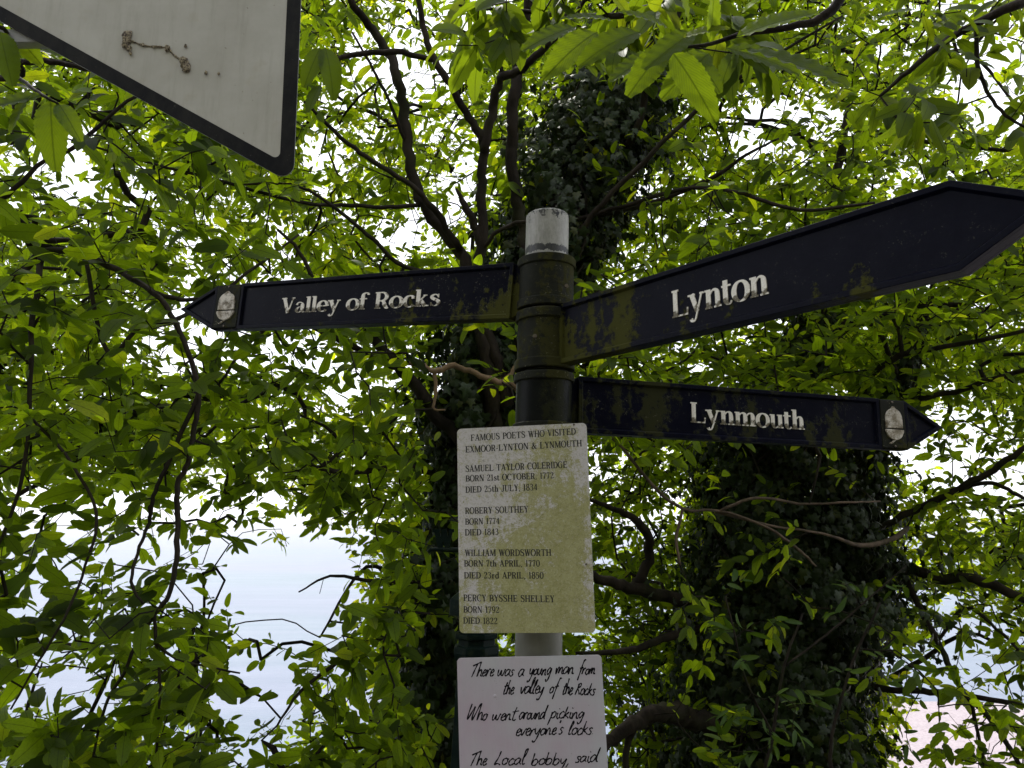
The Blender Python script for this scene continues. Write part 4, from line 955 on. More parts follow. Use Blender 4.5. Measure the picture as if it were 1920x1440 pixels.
        S_.append(([(.62, .5), (.5, .22), (.34, .03), (.16, .04), (.09, .24), (.2, .46), (.36, .62), (.4, .82), (.3, .97), (.2, .84), (.26, .6), (.5, .22), (.72, .02)],
                   [t, t, t, T * .8, T, t, t, T * .7, t, T * .7, T, T, T])); st(.52, .5, .74, .5, hs); adv = .8
    elif ch == '0': A_(.26, .5, .22, .5, 0, 360, T * .9, t, n=28); adv = .54
    elif ch == '1': stem(.22, 0, 1, T * .9, s1=False); st(.22, .98, .09, .86, t); adv = .42
    elif ch == '2': S_.append(([(.07, .74), (.1, .92), (.24, .98), (.4, .9), (.42, .72), (.32, .5), (.14, .24), (.06, .05)], [T * .7, t * 1.3, t, T * .8, T, T * .6, t, t])); st(.05, T * .4, .47, T * .4, T * .75); st(.46, .05, .48, .25, t); adv = .54
    elif ch == '3': S_.append(([(.07, .84), (.16, .97), (.3, .97), (.4, .8), (.33, .6), (.2, .54)], [T * .6, t, t, T * .9, T * .5, t])); S_.append(([(.2, .54), (.36, .5), (.44, .28), (.34, .05), (.2, .015), (.06, .14)], [t, T * .5, T, t, t, T * .7])); adv = .54
    elif ch == '4': stem(.36, 0, 1, T * .9, s1=False); st(.34, .98, .04, .32, t); st(.02, .30, .5, .30, hs * 1.1); adv = .54
    elif ch == '5': st(.12, .92, .44, .94, T * .55); st(.11, .95, .09, .52, t); S_.append(([(.09, .52), (.25, .6), (.41, .48), (.43, .26), (.34, .05), (.18, .015), (.06, .14)], [t, t, T * .7, T, t, t, T * .7])); adv = .54
    elif ch == '7': st(.05, .93, .48, .93, T * .7); st(.05, .97, .05, .76, t); S_.append(([(.46, .92), (.3, .55), (.22, 0)], [t, T * .7, T])); adv = .52
    elif ch == '8': A_(.26, .755, .17, .23, 0, 360, T * .8, t, n=20); A_(.26, .265, .21, .265, 0, 360, T * .9, t, n=22); adv = .54
    elif ch == '9': A_(.26, .68, .20, .31, 0, 360, T * .9, t, n=22); S_.append(([(.46, .68), (.44, .3), (.3, .06), (.1, .04)], [T * .9, T * .7, t, T * .6])); adv = .54
    elif ch == 'a':
        S_.append(([(.08, xh * .74), (.13, xh * .92), (.24, xh * .98), (.36, xh * .9), (.38, xh * .72), (.38, .12)], [T * .75, t, t, t, T, T])); S_.append(([(.38, .12), (.41, .04), (.5, .06)], [T * .9, T * .5, t]))
        S_.append(([(.36, xh * .6), (.2, xh * .5), (.09, xh * .3), (.12, .06), (.24, .03), (.36, .14)], [t, t, T * .85, T * .7, t, t])); adv = .52
    elif ch == 'c': A_(.28, xh / 2, .22, xh / 2 - .01, 45, 320, T * 1.05, t, n=20); S_.append(([(.42, xh * .72), (.40, xh * .86)], [T * .75, T * .6])); adv = .48
    elif ch == 'e': A_(.28, xh / 2, .22, xh / 2 - .01, 0, 318, T * 1.05, t, n=24); st(.1, xh * .52, .48, xh * .52, t); adv = .53
    elif ch == 'o': A_(.29, xh / 2, .24, xh / 2, 0, 360, T * 1.05, t, n=26); adv = .58
    elif ch == 'd': A_(.25, xh / 2, .19, xh / 2, 25, 335, T, t, n=20); st(.44, 0, .44, 1, T); ser(.41, 1, T * .6, .06, 0); adv = .58
    elif ch in 'lkh':
        stem(b, 0, 1, s1=False); st(b - h - sl, 1 - hs / 2, b, 1 - hs / 2, hs); adv = 2 * b
        if ch == 'h': S_.append(([(b + h * .7, xh * .74), (b + .17, xh * .93), (b + .27, xh * .9), (b + .31, xh * .68), (b + .31, 0)], [t, t, T * .7, T, T])); ser(b + .31, 0); adv = b + .31 + b
        if ch == 'k': st(b, .25, b + .3, xh * .95, t); st(b + .1, xh * .58, b + .33, 0, T); ser(b + .3, xh, t); ser(b + .33, 0, T, .04, .05); adv = b + .33 + b
    elif ch in 'nmru':
        if ch != 'u':
            stem(b, 0, xh, s1=False); st(b - h - sl, xh - hs / 2, b, xh - hs / 2, hs)
        if ch == 'r': S_.append(([(b + h * .7, xh * .7), (b + .15, xh * .93), (b + .25, xh * .84)], [t, t * 1.4, T * .85])); adv = b + .33
        if ch in 'nm':
            for q in range(1 if ch == 'n' else 2):
                o = b + q * .34; S_.append(([(o + h * .7, xh * .74), (o + .17, xh * .93), (o + .29, xh * .9), (o + .34, xh * .68), (o + .34, 0)], [t, t, T * .7, T, T])); ser(o + .34, 0)
            adv = o + .34 + b
        if ch == 'u':
            st(b, .2, b, xh, T); st(b - h - sl, xh - hs / 2, b, xh - hs / 2, hs); S_.append(([(b, .22), (b + .04, .05), (b + .15, .02), (b + .3, .14)], [T, T * .7, t, t])); st(b + .34, 0, b + .34, xh, T); st(b + .34 - h - sl, xh - hs / 2, b + .34, xh - hs / 2, hs); st(b + .34, hs / 2, b + .34 + h + sl, hs / 2, hs); adv = b + .34 + b
    elif ch == 't': x = b - .01; st(x, .12, x, xh * 1.25, T); st(x - .14, xh - hs / 2, x + .2, xh - hs / 2, hs); S_.append(([(x, .14), (x + .05, .03), (x + .16, .02), (x + .22, .1)], [T, T * .7, t, t])); adv = x + .22
    elif ch == 'f': stem(b, 0, xh * 1.15, s1=False); S_.append(([(b, xh * 1.12), (b + .02, .92), (b + .12, 1.0), (b + .24, .97), (b + .26, .88)], [T, T * .8, t, t * 1.3, T * .7])); st(b - .14, xh - hs / 2, b + .2, xh - hs / 2, hs); adv = b + .26
    elif ch == 'y': st(.1, xh, .31, .03, T); ser(.1, xh + 0, T, .06, .05) if xh > .5 else None; st(.50, xh, .24, -.22, t); ser(.5, xh, t); S_.append(([(.26, -.17), (.2, -.28), (.1, -.28), (.06, -.2)], [t, t, T * .6, T * .8])); adv = .58
    elif ch == 's':
        S_.append(([(.36, xh * .80), (.3, xh * .94), (.2, xh * .97), (.1, xh * .86), (.1, xh * .70), (.22, xh * .56), (.36, xh * .42), (.39, xh * .22), (.3, .03), (.18, .02), (.08, .12)],
                   [t, t, t, T * .7, T * .9, T * .95, T * .95, T * .85, t, t, t])); st(.37, xh, .37, xh * .7, t * .8); st(.07, 0, .07, xh * .32, t * .8); adv = .46
    elif ch == ',': S_.append(([(.12, .1), (.13, 0), (.06, -.14)], [T, T * .7, t])); adv = .22
    elif ch == '.': st(.06, .06, .18, .06, .14); adv = .24
    elif ch == '-': st(.05, .38, .3, .38, hs * 1.3); adv = .36
    else: adv = .34
    return S_, adv
def strokes_to_bm(bm, strokes, sx, sz, x0, z0, ytop, ybot, shear=0., dstep=6e-5, k0=0, smooth_n=0):
    """strokes are drawn in the local XZ plane, proud of it towards -Y"""
    k = k0
    for pts, ws in strokes:
        if smooth_n and len(pts) > 2:
            q = catmull([(p[0], p[1], w) for p, w in zip(pts, ws)], smooth_n); pts = [(a[0], a[1]) for a in q]; ws = [a[2] for a in q]
        L, Rr = ribbon(pts, ws); yt = ytop - dstep * (k % 9); k += 1
        def mk(p, y): return bm.verts.new((x0 + p[0] * sx + p[1] * shear * sz, y, z0 + p[1] * sz))
        a = [mk(p, yt) for p in L]; b = [mk(p, yt) for p in Rr]; c_ = [mk(p, ybot) for p in L]; d = [mk(p, ybot) for p in Rr]
        for i in range(len(L) - 1):
            bm.faces.new((a[i], b[i], b[i + 1], a[i + 1])); bm.faces.new((a[i], a[i + 1], c_[i + 1], c_[i])); bm.faces.new((b[i], d[i], d[i + 1], b[i + 1]))
        bm.faces.new((a[0], c_[0], d[0], b[0])); bm.faces.new((a[-1], b[-1], d[-1], c_[-1]))
    return k

TH = .026
def local(Fm, px, py, yoff=0.):
    """pixel -> (x,z) on the plane y=yoff of frame Fm"""
    o = Vector((0, 0, CAMZ)); r = ray(px, py); inv = Fm.inverted(); oo = inv @ o; rr = inv.to_3x3() @ r
    s = (yoff - oo.y) / rr.y; p = oo + rr * s; return p.x, p.z
def arm(O, E, Ht, shoulder_px, tip_px, text, tx0, tx1, cap, matb, plaque=None, label=None, xmir=False):
    """an arm in its own frame: X from post outwards, front is local -Y. For a left-pointing arm X points to the right."""
    ex = (E - O) if not xmir else (O - E)
    Fm = frame(O, ex, (0, 0, 1))
    a = bpy.data.objects.new('finger_arm', None)
    sx = local(Fm, *shoulder_px)[0]; tx, tz = local(Fm, *tip_px); H = Ht / 2
    x0 = .0
    if not xmir: out = [(x0, -H), (sx, -H), (tx, 0), (sx, H), (x0, H)]
    else: out = [(x0, -H), (x0, H), (sx, H), (tx, 0), (sx, -H)]; out = out[::-1]
    bm = bmesh.new(); poly_prism(bm, out, -TH / 2, TH / 2)
    # coarse raised edge on both faces
    ob = bm_obj('finger_arm', bm, matb, post, Fm)
    if label: ob['label'] = label
    md = ob.modifiers.new('bevel', 'BEVEL'); md.width = .002; md.segments = 2
    rim, rh = .016, .0085
    sgn = -1 if xmir else 1
    def seat(poly):
        for side in (-1, 1):
            bm = bmesh.new(); ring_prism(bm, poly, inset(poly, rim), side * (TH / 2 - .001), side * (TH / 2 + rh), .30)
            o = bm_obj('rim', bm, matb, ob); m_ = o.modifiers.new('bevel', 'BEVEL'); m_.width = .0012; m_.segments = 2
    if plaque:
        pw = plaque                                            # plaque px range
        pa, pb = sorted((local(Fm, pw[0], (shoulder_px[1]))[0], local(Fm, pw[1], shoulder_px[1])[0]))
        lo, hi = (x0, pa) if not xmir else (pb, x0)
        seat([(lo, -H), (hi, -H), (hi, H), (lo, H)])
        if not xmir: seat([(pb, -H), (sx, -H), (tx, 0), (sx, H), (pb, H)] if sx > pb + .004 else [(pb, -H), (tx, 0), (pb, H)])
        else: seat([(pa, H), (sx, H), (tx, 0), (sx, -H), (pa, -H)] if sx < pa - .004 else [(pa, H), (tx, 0), (pa, -H)])
        bm = bmesh.new(); poly_prism(bm, [(pa + .001, -H * .93), (pb - .001, -H * .93), (pb - .001, H * .97), (pa + .001, H * .97)], -TH / 2 - .010, -TH / 2 + .001)
        pl = bm_obj('acorn_plaque', bm, M['collar'], ob); m_ = pl.modifiers.new('bevel', 'BEVEL'); m_.width = .002; m_.segments = 2
        # acorn emblem: nut above, cup below, small stalk
        c = (pa + pb) / 2; w = (pb - pa) * .34; yf = -TH / 2 - .0145
        nut = [(c - w, -.012), (c + w, -.012)] + [(c + w * math.cos(R(t_)) * (1 if t_ < 60 or t_ > 120 else 1), .012 + (.036) * math.sin(R(t_)) ** .8 + (.006 if 80 < t_ < 100 else 0)) for t_ in range(0, 181, 12)]
        cup = [(c + w * 1.08, -.016), (c + w * 1.05, -.024)] + [(c + w * .98 * math.cos(R(t_)), -.022 + .026 * math.sin(R(t_))) for t_ in range(-15, -166, -15)] + [(c - w * 1.05, -.024), (c - w * 1.08, -.016)]
        bm = bmesh.new(); poly_prism(bm, nut, yf, -TH / 2 - .009); poly_prism(bm, cup, yf - .001, -TH / 2 - .009)
        tri = [(c - .003, -.046), (c + .004, -.048), (c - w * .5, -.061), (c - w * .75, -.058)]; poly_prism(bm, tri, yf + .001, -TH / 2 - .009)
        ac = bm_obj('acorn', bm, M['acorn'], ob); m_ = ac.modifiers.new('bevel', 'BEVEL'); m_.width = .003; m_.segments = 3; m_.limit_method = 'ANGLE'
        # thin oval rim round the nut
        for zz in (-H * .86, H * .88):
            bm = bmesh.new(); bmesh.ops.create_cone(bm, cap_ends=True, segments=10, radius1=.004, radius2=.003, depth=.004, matrix=Matrix.Translation((c, -TH / 2 - .011, zz)) @ Matrix.Rotation(R(90), 4, 'X')); bm_obj('screw', bm, M['screw'], ob)
    else: seat(out)
    # letters
    a0 = local(Fm, *tx0, -TH / 2); a1 = local(Fm, *tx1, -TH / 2)
    adv = 0; items = []
    for ch in text:
        if ch == ' ': adv += .30; continue
        s_, w_ = glyph(ch, .17, .06, .05, .68); items.append((s_, adv)); adv += w_ + .035
    sx_ = (a1[0] - a0[0]) / (adv - .035)
    slope = (a1[1] - a0[1]) / (a1[0] - a0[0])
    for s_, ad in items:
        bm = bmesh.new(); xx = a0[0] + ad * sx_
        strokes_to_bm(bm, s_, sx_, cap, 0, 0, -TH / 2 - .0022, -TH / 2 + .0005, smooth_n=3)
        bmesh.ops.recalc_face_normals(bm, faces=bm.faces)
        me = bpy.data.meshes.new('letter'); bm.to_mesh(me); bm.free()
        link('letter', me, M['letter'], ob, Matrix.Translation((xx, 0, a0[1] + (xx - a0[0]) * slope)))
    # lug that ties the arm to its sleeve
    bm = bmesh.new(); s_ = 1 if xmir else -1
    poly_prism(bm, [(0 - .002 * s_, -H * .96), (s_ * .05, -H * .7), (s_ * .05, H * .7), (0 - .002 * s_, H * .96)], -TH / 2 + .002, TH / 2 - .002)
    bm_obj('bracket', bm, matb, ob)
    return ob, Fm
d0 = depth_of(at(970, 548, PY)); H1 = 107 * d0 / FPX
armV, FV = arm(atd(966, 548, d0), atd(435, 578, H1 * FPX / 86), H1, (412, 578), (348, 581), 'Valley of Rocks', (527, 588), (825, 573), .051, M['navy'], (413, 457), 'navy arm pointing left, lettered Valley of Rocks', True)
dL = depth_of(at(1060, 628, PY - .05)); H2 = 113 * dL / FPX
armL, FL = arm(atd(1058, 629, dL), atd(1800, 427, H2 * FPX / 178), H2, (1800, 427), (2000, 372), 'Lynton', (1262, 597), (1442, 551), .063, M['navy_clean'], None, 'long navy arm pointing right towards the camera, lettered Lynton')
dM = depth_of(at(1085, 760, PY + .02)); H3 = 106 * dM / FPX
armM, FM = arm(atd(1080, 760, dM), atd(1690, 799, H3 * FPX / 94), H3, (1688, 799), (1758, 803), 'Lynmouth', (1295, 792), (1508, 806), .057, M['navy_dark'], (1642, 1688), 'navy arm pointing right below the others, lettered Lynmouth')

# ------------------------------------------------------------------ plates
def rounded_rect(w, h, r, n=5):
    out = []
    for cx, cz, a0 in ((w / 2 - r, h / 2 - r, 0), (-w / 2 + r, h / 2 - r, 90), (-w / 2 + r, -h / 2 + r, 180), (w / 2 - r, -h / 2 + r, 270)):
        for i in range(n + 1):
            a = R(a0 + 90 * i / n); out.append((cx + r * math.cos(a), cz + r * math.sin(a)))
    return out
def quad_corners(tl, tr, bl, br, ytl, ytr, ybl, ybr):
    a, b, c_, d = at(*tl, ytl), at(*tr, ytr), at(*bl, ybl), at(*br, ybr)
    ctr = (a + b + c_ + d) / 4; ex = ((b - a) + (d - c_)) / 2; ez = ((a - c_) + (b - d)) / 2
    return frame(ctr, ex, ez), ex.length, ez.length
Fp, pw_, ph_ = quad_corners((862, 806), (1103, 791), (857, 1185), (1113, 1188), PY - .058, PY - .115, PY - .058, PY - .115)
plate = bpy.data.meshes.new('notice_plate'); bm = bmesh.new(); poly_prism(bm, rounded_rect(pw_, ph_, .011), -.002, .002); bmesh.ops.recalc_face_normals(bm, faces=bm.faces); bm.to_mesh(plate); bm.free()
pl = link('notice_plate', plate, M['plate']); pl.matrix_world = Fp
tag(pl, 'algae-stained white metal plate listing famous poets, fixed to the post under the arms', 'notice')
def ppx(cx, cy):   # crop 1 (840,780)-(1140,1010) at 6.26x
    return 840 + cx / 6.26, 780 + cy / 6.26
def print_line(text, p0, p1, cap_px, parent, Fm, yoff=-.0021):
    a0 = local(Fm, *p0, yoff); a1 = local(Fm, *p1, yoff); top = local(Fm, p0[0], p0[1] - cap_px, yoff); cap = top[1] - a0[1]
    adv = 0; items = []
    for ch in text:
        if ch == ' ': adv += .42; continue
        s_, w_ = glyph(ch, .185, .085, .05); items.append((s_, adv)); adv += w_ + .07
    sx_ = (a1[0] - a0[0]) / (adv - .07); slope = (a1[1] - a0[1]) / (a1[0] - a0[0]); bm = bmesh.new()
    for s_, ad in items:
        xx = a0[0] + ad * sx_; strokes_to_bm(bm, s_, sx_, cap, xx, a0[1] + (xx - a0[0]) * slope, yoff - .0001, yoff + .0005, smooth_n=2, dstep=3e-5)
    bm_obj('printed_line', bm, M['ink'], parent)
LN = [('FAMOUS POETS WHO VISITED', ppx(268, 293), ppx(1500, 218), 12), ('EXMOOR-LYNTON & LYNMOUTH', ppx(206, 430), ppx(1572, 356), 12),
      ('SAMUEL TAYLOR COLERIDGE', ppx(206, 657), ppx(1400, 607), 12), ('BORN 21st OCTOBER, 1772', ppx(208, 770), ppx(1242, 732), 11.5), ('DIED 25th JULY, 1834', ppx(206, 903), ppx(1050, 870), 12),
      ('ROBERY SOUTHEY', ppx(202, 1150), ppx(942, 1132), 12), ('BORN 1774', ppx(202, 1276), ppx(605, 1266), 11.5), ('DIED 1843', ppx(200, 1404), ppx(595, 1396), 12)]
def ppx2(cx, cy): return 840 + cx / 6.26, 1000 + cy / 6.26
LN += [('WILLIAM WORDSWORTH', ppx2(200, 268), ppx2(1212, 265), 12.3), ('BORN 7th APRIL, 1770', ppx2(190, 390), ppx2(1078, 390), 11.8), ('DIED 23rd APRIL, 1850', ppx2(190, 530), ppx2(1122, 532), 12),
       ('PERCY BYSSHE SHELLEY', ppx2(182, 796), ppx2(1250, 810), 12.5), ('BORN 1792', ppx2(182, 930), ppx2(603, 935), 12), ('DIED 1822', ppx2(180, 1060), ppx2(582, 1068), 12)]
for tx, a_, b_, cpx in LN: print_line(tx, a_, b_, cpx, pl, Fp)
for (px, py) in ((1076, 796), (1099, 1058), (906, 862)):
    x_, z_ = local(Fp, px, py, -.002); bm = bmesh.new(); bmesh.ops.create_cone(bm, cap_ends=True, segments=12, radius1=.0028 if px > 1000 else .004, radius2=.002, depth=.002, matrix=Matrix.Translation((x_, -.0028, z_)) @ Matrix.Rotation(R(90), 4, 'X')); bm_obj('screw', bm, M['screw'] if px > 1000 else M['plate'], pl)

F2, w2, h2 = quad_corners((867, 1233), (1139, 1229), (858, 1700), (1143, 1700), PY - .062, PY - .10, PY - .062, PY - .10)
me2 = bpy.data.meshes.new('limerick_plate'); bm = bmesh.new(); poly_prism(bm, rounded_rect(w2, h2, .009), -.002, .002); bmesh.ops.recalc_face_normals(bm, faces=bm.faces); bm.to_mesh(me2); bm.free()
pl2 = link('limerick_plate', me2, M['plate2']); pl2.matrix_world = F2
tag(pl2, 'pink-tinged white plate with a handwritten limerick, lowest on the post', 'notice')
# handwriting: one continuous pen line per letter, x-height 1, ascender about 2
HW = {
 'a': (1.0, [[(.8, .85), (.5, 1.0), (.15, .7), (.1, .25), (.35, .02), (.65, .35), (.82, .9), (.78, .3), (1.0, .05)]]),
 'b': (.95, [[(.15, 2.0), (.12, 1.0), (.1, .1), (.25, .8), (.55, 1.0), (.8, .6), (.6, .05), (.3, .0), (.12, .2)]]),
 'c': (.8, [[(.75, .8), (.5, 1.0), (.15, .6), (.2, .1), (.5, .0), (.85, .25)]]),
 'd': (1.0, [[(.75, .8), (.45, 1.0), (.1, .5), (.25, .02), (.6, .3), (.85, 1.2), (1.0, 2.1), (.85, .9), (.85, .1), (1.05, .05)]]),
 'e': (.75, [[(.05, .4), (.5, .55), (.62, .85), (.4, 1.0), (.15, .6), (.2, .1), (.5, .0), (.8, .25)]]),
 'f': (.75, [[(.9, 2.0), (.7, 2.15), (.5, 1.6), (.3, .2), (.15, -.9)], [(.1, .85), (.75, 1.0)]]),
 'g': (.95, [[(.8, .85), (.45, 1.0), (.12, .5), (.35, .05), (.7, .5), (.85, .95), (.8, .0), (.6, -.8), (.25, -.9), (.2, -.6)]]),
 'h': (.95, [[(.2, 2.1), (.15, 1.0), (.08, .0), (.3, .75), (.6, .95), (.7, .5), (.72, .08), (.95, .05)]]),
 'i': (.45, [[(.15, .95), (.15, .3), (.3, .0), (.5, .15)], [(.25, 1.5), (.28, 1.62)]]),
 'k': (.85, [[(.25, 2.0), (.15, 1.0), (.05, .0)], [(.7, 1.05), (.2, .5), (.5, .35), (.85, .0)]]),
 'l': (.5, [[(.1, .6), (.4, 1.5), (.45, 2.1), (.25, 1.9), (.15, .8), (.2, .05), (.5, .1)]]),
 'm': (1.4, [[(.05, .9), (.12, .0), (.3, .75), (.5, .95), (.55, .1), (.75, .8), (.95, .95), (1.05, .5), (1.1, .05), (1.4, .1)]]),
 'n': (1.0, [[(.05, .9), (.1, .0), (.3, .75), (.55, .95), (.68, .5), (.72, .05), (1.0, .1)]]),
 'o': (.85, [[(.55, .95), (.2, .8), (.1, .3), (.35, .0), (.7, .3), (.65, .85), (.45, .9), (.85, .8)]]),
 'p': (.9, [[(.15, 1.0), (.1, .2), (-.1, -.95)], [(.1, .4), (.35, .95), (.65, .95), (.72, .5), (.45, .1), (.15, .2)]]),
 'r': (.7, [[(.08, .95), (.1, .0), (.25, .7), (.45, 1.0), (.7, .85)]]),
 's': (.65, [[(.65, .9), (.35, 1.0), (.2, .75), (.5, .4), (.4, .05), (.05, .05)]]),
 't': (.7, [[(.4, 1.8), (.25, 1.0), (.2, .15), (.4, .0), (.65, .15)], [(-.05, 1.15), (.8, 1.3)]]),
 'u': (1.0, [[(.08, .95), (.08, .25), (.3, .02), (.6, .3), (.72, .95), (.7, .2), (1.0, .08)]]),
 'v': (.8, [[(.05, .95), (.3, .02), (.7, .95), (.85, .85)]]),
 'w': (1.3, [[(.05, .95), (.1, .2), (.35, .05), (.6, .85), (.65, .15), (.95, .1), (1.15, .9), (1.3, .85)]]),
 'y': (.95, [[(.08, .95), (.15, .35), (.4, .15), (.75, .85), (.65, .0), (.4, -.8), (.1, -.95), (.05, -.7)]]),
 'T': (1.2, [[(.0, 1.55), (.9, 1.95), (1.35, 2.1)], [(.75, 1.95), (.5, .9), (.3, -.05)]]),
 'W': (1.6, [[(.15, 2.0), (.0, .8), (.05, .05), (.5, 1.1), (.75, 1.6), (.65, .3), (.8, .05), (1.3, 1.6), (1.45, 2.0)]]),
 'L': (1.0, [[(.5, 2.0), (.35, 1.0), (.05, .1), (.4, .25), (.8, .05)]]),
 'R': (1.0, [[(.3, 1.8), (.15, .9), (.0, -.05)], [(.1, 1.6), (.6, 1.85), (.75, 1.4), (.25, 1.0), (.55, .6), (.9, .0)]]),
 "'": (.4, [[(.3, 2.0), (.22, 1.6)]]), '.': (.4, [[(.15, .08), (.2, .02)]]), ',': (.4, [[(.2, .15), (.0, -.5)]]),
}
def cpx(x, y): return 820 + x / 5.647, 1200 + y / 5.647
def hand(word, x0, x1, base0, base1, xh=70, rnd=random.Random(3)):
    a0 = local(F2, *cpx(x0, base0), -.0021); a1 = local(F2, *cpx(x1, base1), -.0021); tp = local(F2, *cpx(x0, base0 - xh), -.0021)
    h_ = tp[1] - a0[1]; adv = sum(HW[c_][0] for c_ in word) * .93; sx_ = (a1[0] - a0[0]) / adv; slope = (a1[1] - a0[1]) / (a1[0] - a0[0])
    bm = bmesh.new(); x = 0; k = 0
    for c_ in word:
        w_, ss = HW[c_]
        jz = rnd.uniform(-.06, .06) * h_; js = rnd.uniform(.92, 1.1)
        for s_ in ss:
            pts = [((x + p[0] * js) * sx_ + .34 * p[1] * h_, p[1] * h_ * js) for p in s_]
            q = catmull([(p[0], p[1], 0) for p in pts], 6) if len(pts) > 2 else [np.array((p[0], p[1], 0)) for p in pts]
            pts = [(p[0], p[1]) for p in q]; ws = [.0029 * (1 + .25 * math.sin(i * .9 + k)) for i in range(len(pts))]
            xx = a0[0]
            k = strokes_to_bm(bm, [(pts, ws)], 1, 1, xx, a0[1] + jz + x * sx_ * slope, -.0022, -.0016, dstep=3e-5, k0=k)
        x += w_ * .93
    bm_obj('handwritten_word', bm, M['marker'], pl2)
for wd in (('There', 345, 590, 388, 378, 72), ('was', 630, 800, 385, 385, 70), ('a', 848, 905, 390, 388, 75), ('young', 965, 1195, 372, 372, 72), ('man', 1245, 1435, 362, 358, 68), ('from', 1490, 1665, 362, 368, 66),
           ('the', 690, 800, 575, 572, 72), ('valley', 868, 1120, 572, 566, 72), ('of', 1180, 1265, 565, 562, 72), ('the', 1318, 1420, 575, 578, 72), ('Rocks', 1458, 1660, 578, 590, 68),
           ('Who', 315, 520, 850, 850, 78), ('went', 572, 825, 850, 848, 72), ('around', 857, 1130, 840, 840, 70), ('picking', 1190, 1545, 832, 828, 68),
           ("everyone's", 822, 1320, 1015, 995, 72), ('locks.', 1378, 1655, 1004, 998, 72),
           ('The', 335, 515, 1330, 1328, 74), ('Local', 595, 920, 1325, 1318, 72), ('bobby,', 985, 1400, 1325, 1315, 66), ('said', 1455, 1680, 1298, 1290, 66)): hand(*wd)
for (px, py) in ((928, 1305), (1010, 1303)):
    x_, z_ = local(F2, px, py, -.002); bm = bmesh.new(); bmesh.ops.create_uvsphere(bm, u_segments=12, v_segments=6, radius=.0045, matrix=Matrix.Translation((x_, -.0015, z_)) @ Matrix.Diagonal((1, .35, 1, 1))); bm_obj('rivet', bm, M['plate2'], pl2, smooth=True)

# ------------------------------------------------------------------ warning sign close by on the left
TY = 1.45
Bp = (551, 331)
Fs = frame(at(548, 345, TY), (1, 0, 0), (0, 0, 1))
side = .92
ctr_up = Vector((0, 0))
# triangle in its own plane: a vertical edge on the right, one corner pointing down
p0 = Vector((.002, 0)); p1 = Vector((-.010, side)); p2 = Vector((-side * math.sin(R(60)), side * math.cos(R(60))))
def rtri(pts, r, n=6):
    out = []
    for i in range(3):
        a, b, c_ = pts[i - 1], pts[i], pts[(i + 1) % 3]; u, v = (a - b).normalized(), (c_ - b).normalized(); ang = math.acos(u.dot(v)) / 2
        m = (u + v).normalized(); cc = b + m * (r / math.sin(ang)); s0 = b + u * (r / math.tan(ang)); s1 = b + v * (r / math.tan(ang))
        t0 = math.atan2((s0 - cc).y, (s0 - cc).x); t1 = math.atan2((s1 - cc).y, (s1 - cc).x); dt = (t1 - t0 + math.pi) % (2 * math.pi) - math.pi
        for k in range(n + 1):
            t_ = t0 + dt * k / n; out.append((cc.x + r * math.cos(t_), cc.y + r * math.sin(t_)))
    return out
TR = [p0, p1, p2]; c3 = (p0 + p1 + p2) / 3
outer = rtri(TR, .024); 
def scaled(r_off, rad):
    """offset triangle inward by r_off"""
    q = inset([tuple(p) for p in TR], r_off); return rtri([Vector(p) for p in q], rad)
inner = scaled(.029, .010)
sg = empty('warning_sign', at(240, -60, TY), 'triangular sign with blank white face and dark border, cropped at the upper left', 'road sign')
Ms = Matrix.Translation(-Vector(sg.location)) @ Fs
bm = bmesh.new(); poly_prism(bm, outer, .0, .003); pn = bm_obj('panel', bm, M['alu'], sg, Ms)
bm = bmesh.new(); ring_prism(bm, outer, inner, -.0002, -.0022); bd = bm_obj('border', bm, M['border'], sg, Ms)
bm = bmesh.new(); poly_prism(bm, scaled(.0285, .010), -.0012, -.0001); fc = bm_obj('white_face', bm, M['sheeting'], sg, Ms)
# dried trail of spun debris with a cocoon at either end
def onface(px, py, y=-.0022):
    x_, z_ = local(Fs, px, py, y); return Vector((x_, y, z_))
rn = random.Random(2); tr_ = [onface(*p) for p in ((238, 72), (255, 80), (275, 86), (300, 88), (315, 90), (325, 102), (338, 112), (346, 122))]
bm = bmesh.new(); q = catmull([(*p, 1) for p in tr_], 6); tube_bm(bm, q, [.0016 + .001 * rn.random() for _ in q], 6, .5)
for (px, py, r_) in ((238, 70, .013), (236, 80, .010), (241, 90, .007), (245, 100, .004), (313, 90, .007), (345, 116, .011), (349, 127, .010), (340, 112, .005), (386, 136, .004), (410, 138, .003), (348, 86, .004), (268, 84, .004), (288, 88, .003)):
    p = onface(px, py, -.004); vs = bmesh.ops.create_icosphere(bm, subdivisions=2, radius=r_, matrix=Matrix.Translation(p) @ Matrix.Diagonal((.8, .45, 1.2, 1)))['verts']
    for v_ in vs: v_.co += Vector((rn.uniform(-1, 1), rn.uniform(-.5, .5), rn.uniform(-1, 1))) * r_ * .28
bm_obj('debris_trail', bm, M['debris'], sg, Ms, smooth=True)
for (px, py, l_) in ((464, 15, 3), (514, 10, 2), (455, 172, 2), (441, 160, 1), (508, 154, 2), (482, 174, 2), (457, 250, 3), (423, 90, 4), (330, 77, 2), (474, 188, 2)):
    p = onface(px, py, -.0016); bm = bmesh.new(); bmesh.ops.create_icosphere(bm, subdivisions=1, radius=.0009, matrix=Matrix.Translation(p) @ Matrix.Rotation(rn.uniform(-1, 1), 4, 'Y') @ Matrix.Diagonal((.7, .5, l_ * .8, 1))); bm_obj('fleck', bm, M['debris'], sg, Ms)
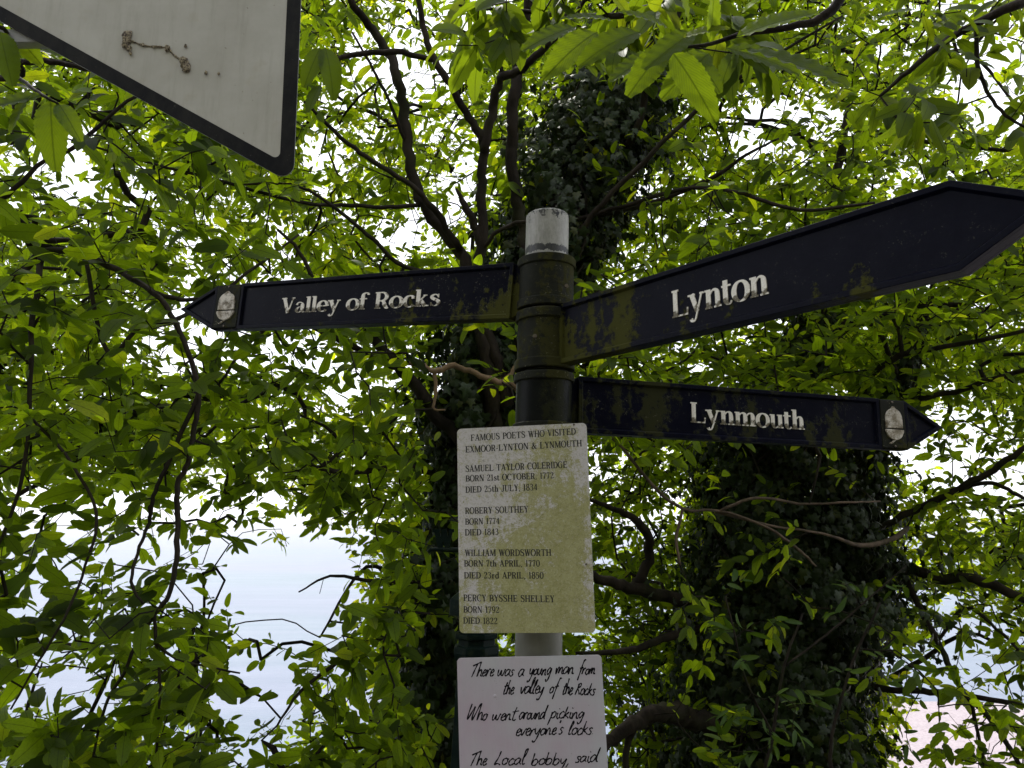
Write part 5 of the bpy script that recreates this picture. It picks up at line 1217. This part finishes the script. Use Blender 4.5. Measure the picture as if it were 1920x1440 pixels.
# channel and pole that carry it (the pole stands left of the view)
qx = local(Fs, 240, -60)[0]
bm = bmesh.new()
for zc in (.34, .48): poly_prism(bm, [(-1.15, zc - .015), (-.06, zc - .015), (-.06, zc + .015), (-1.15, zc + .015)], .0035, .028)
bm_obj('channel', bm, M['alu'], sg, Ms)
polex = (Fs @ Vector((-1.12, .06, 0)))
bm = bmesh.new(); lathe(bm, [(.038, -.2), (.038, 3.1), (.03, 3.11)], 24); pp = bm_obj('pole', bm, M['alu'], sg, Matrix.Translation(-Vector(sg.location)) @ Matrix.Translation((polex.x, polex.y, 0)), smooth=True)

# ------------------------------------------------------------------ dark cast-iron column with a compass letter, half hidden behind the plates
IY = 2.75
ci = at(893, 1300, IY)
iron = empty('compass_column', (ci.x, IY, 0), 'dark green cast-iron column with a W compass arm, half hidden behind the plates', 'column')
def izr(py, rpx):
    p = at(893, py, IY); return (rpx * depth_of(p) / FPX, p.z)
bm = bmesh.new(); rows = [(.16, -.05)] + [izr(*q) for q in ((1700, 70), (1440, 50), (1238, 37), (1236, 42), (1222, 45), (1210, 44), (1208, 37), (1196, 36), (1195, 42), (1186, 42), (1184, 35), (1152, 34), (1151, 54), (1122, 53), (1112, 40), (1100, 16), (1060, 10), (1000, 8), (985, 4))]
lathe(bm, rows, 8); bm.transform(Matrix.Rotation(R(22.5), 4, 'Z')); o = bm_obj('column', bm, M['iron'], iron); m_ = o.modifiers.new('bevel', 'BEVEL'); m_.width = .002; m_.segments = 2; m_.limit_method = 'ANGLE'
Fi = frame(Vector((0, 0, 0)), (1, 0, 0), (0, 0, 1)); Wc = frame(Vector((ci.x, IY, 0)), (1, 0, 0), (0, 0, 1))
def il(px, py): return local(Wc, px, py)
bm = bmesh.new(); pts = [(*il(803, 1036), 0), (*il(808, 1030), 0), (*il(820, 1030), 0), (*il(850, 1031), 0), (*il(893, 1032), 0), (*il(975, 1032), 0)]
tube_bm(bm, [(p[0], 0, p[1]) for p in pts], [.006, .008, .009, .009, .010, .008], 8, .0); bm_obj('arm', bm, M['iron'], iron, smooth=True)
s_, w_ = glyph('W', .26, .16, .04); x_, z_ = il(814, 1027); x2_, z2_ = il(850, 992)
bm = bmesh.new(); strokes_to_bm(bm, s_, (x2_ - x_) / w_, z2_ - z_, x_, z_, -.006, .006, dstep=2e-4); bm_obj('letter', bm, M['iron'], iron)

# ------------------------------------------------------------------ sea air that lets the horizon fade
bm = bmesh.new(); bmesh.ops.create_cube(bm, size=1, matrix=Matrix.Translation((0, 24900, -21)) @ Matrix.Diagonal((99000, 50400, 82, 1)))
t = NT('sea_haze'); pv = t.n('ShaderNodeVolumePrincipled'); pv.inputs['Color'].default_value = (.96, .97, 1, 1); pv.inputs['Density'].default_value = .00015
pv.inputs['Anisotropy'].default_value = 0.; t.l(pv.outputs[0], t.out.inputs['Volume'])
hz = bm_obj('haze', bm, t.m); hz['kind'] = 'stuff'
print('leaves', nA, nB, nC, nD, nF, 'objects', len(bpy.data.objects))
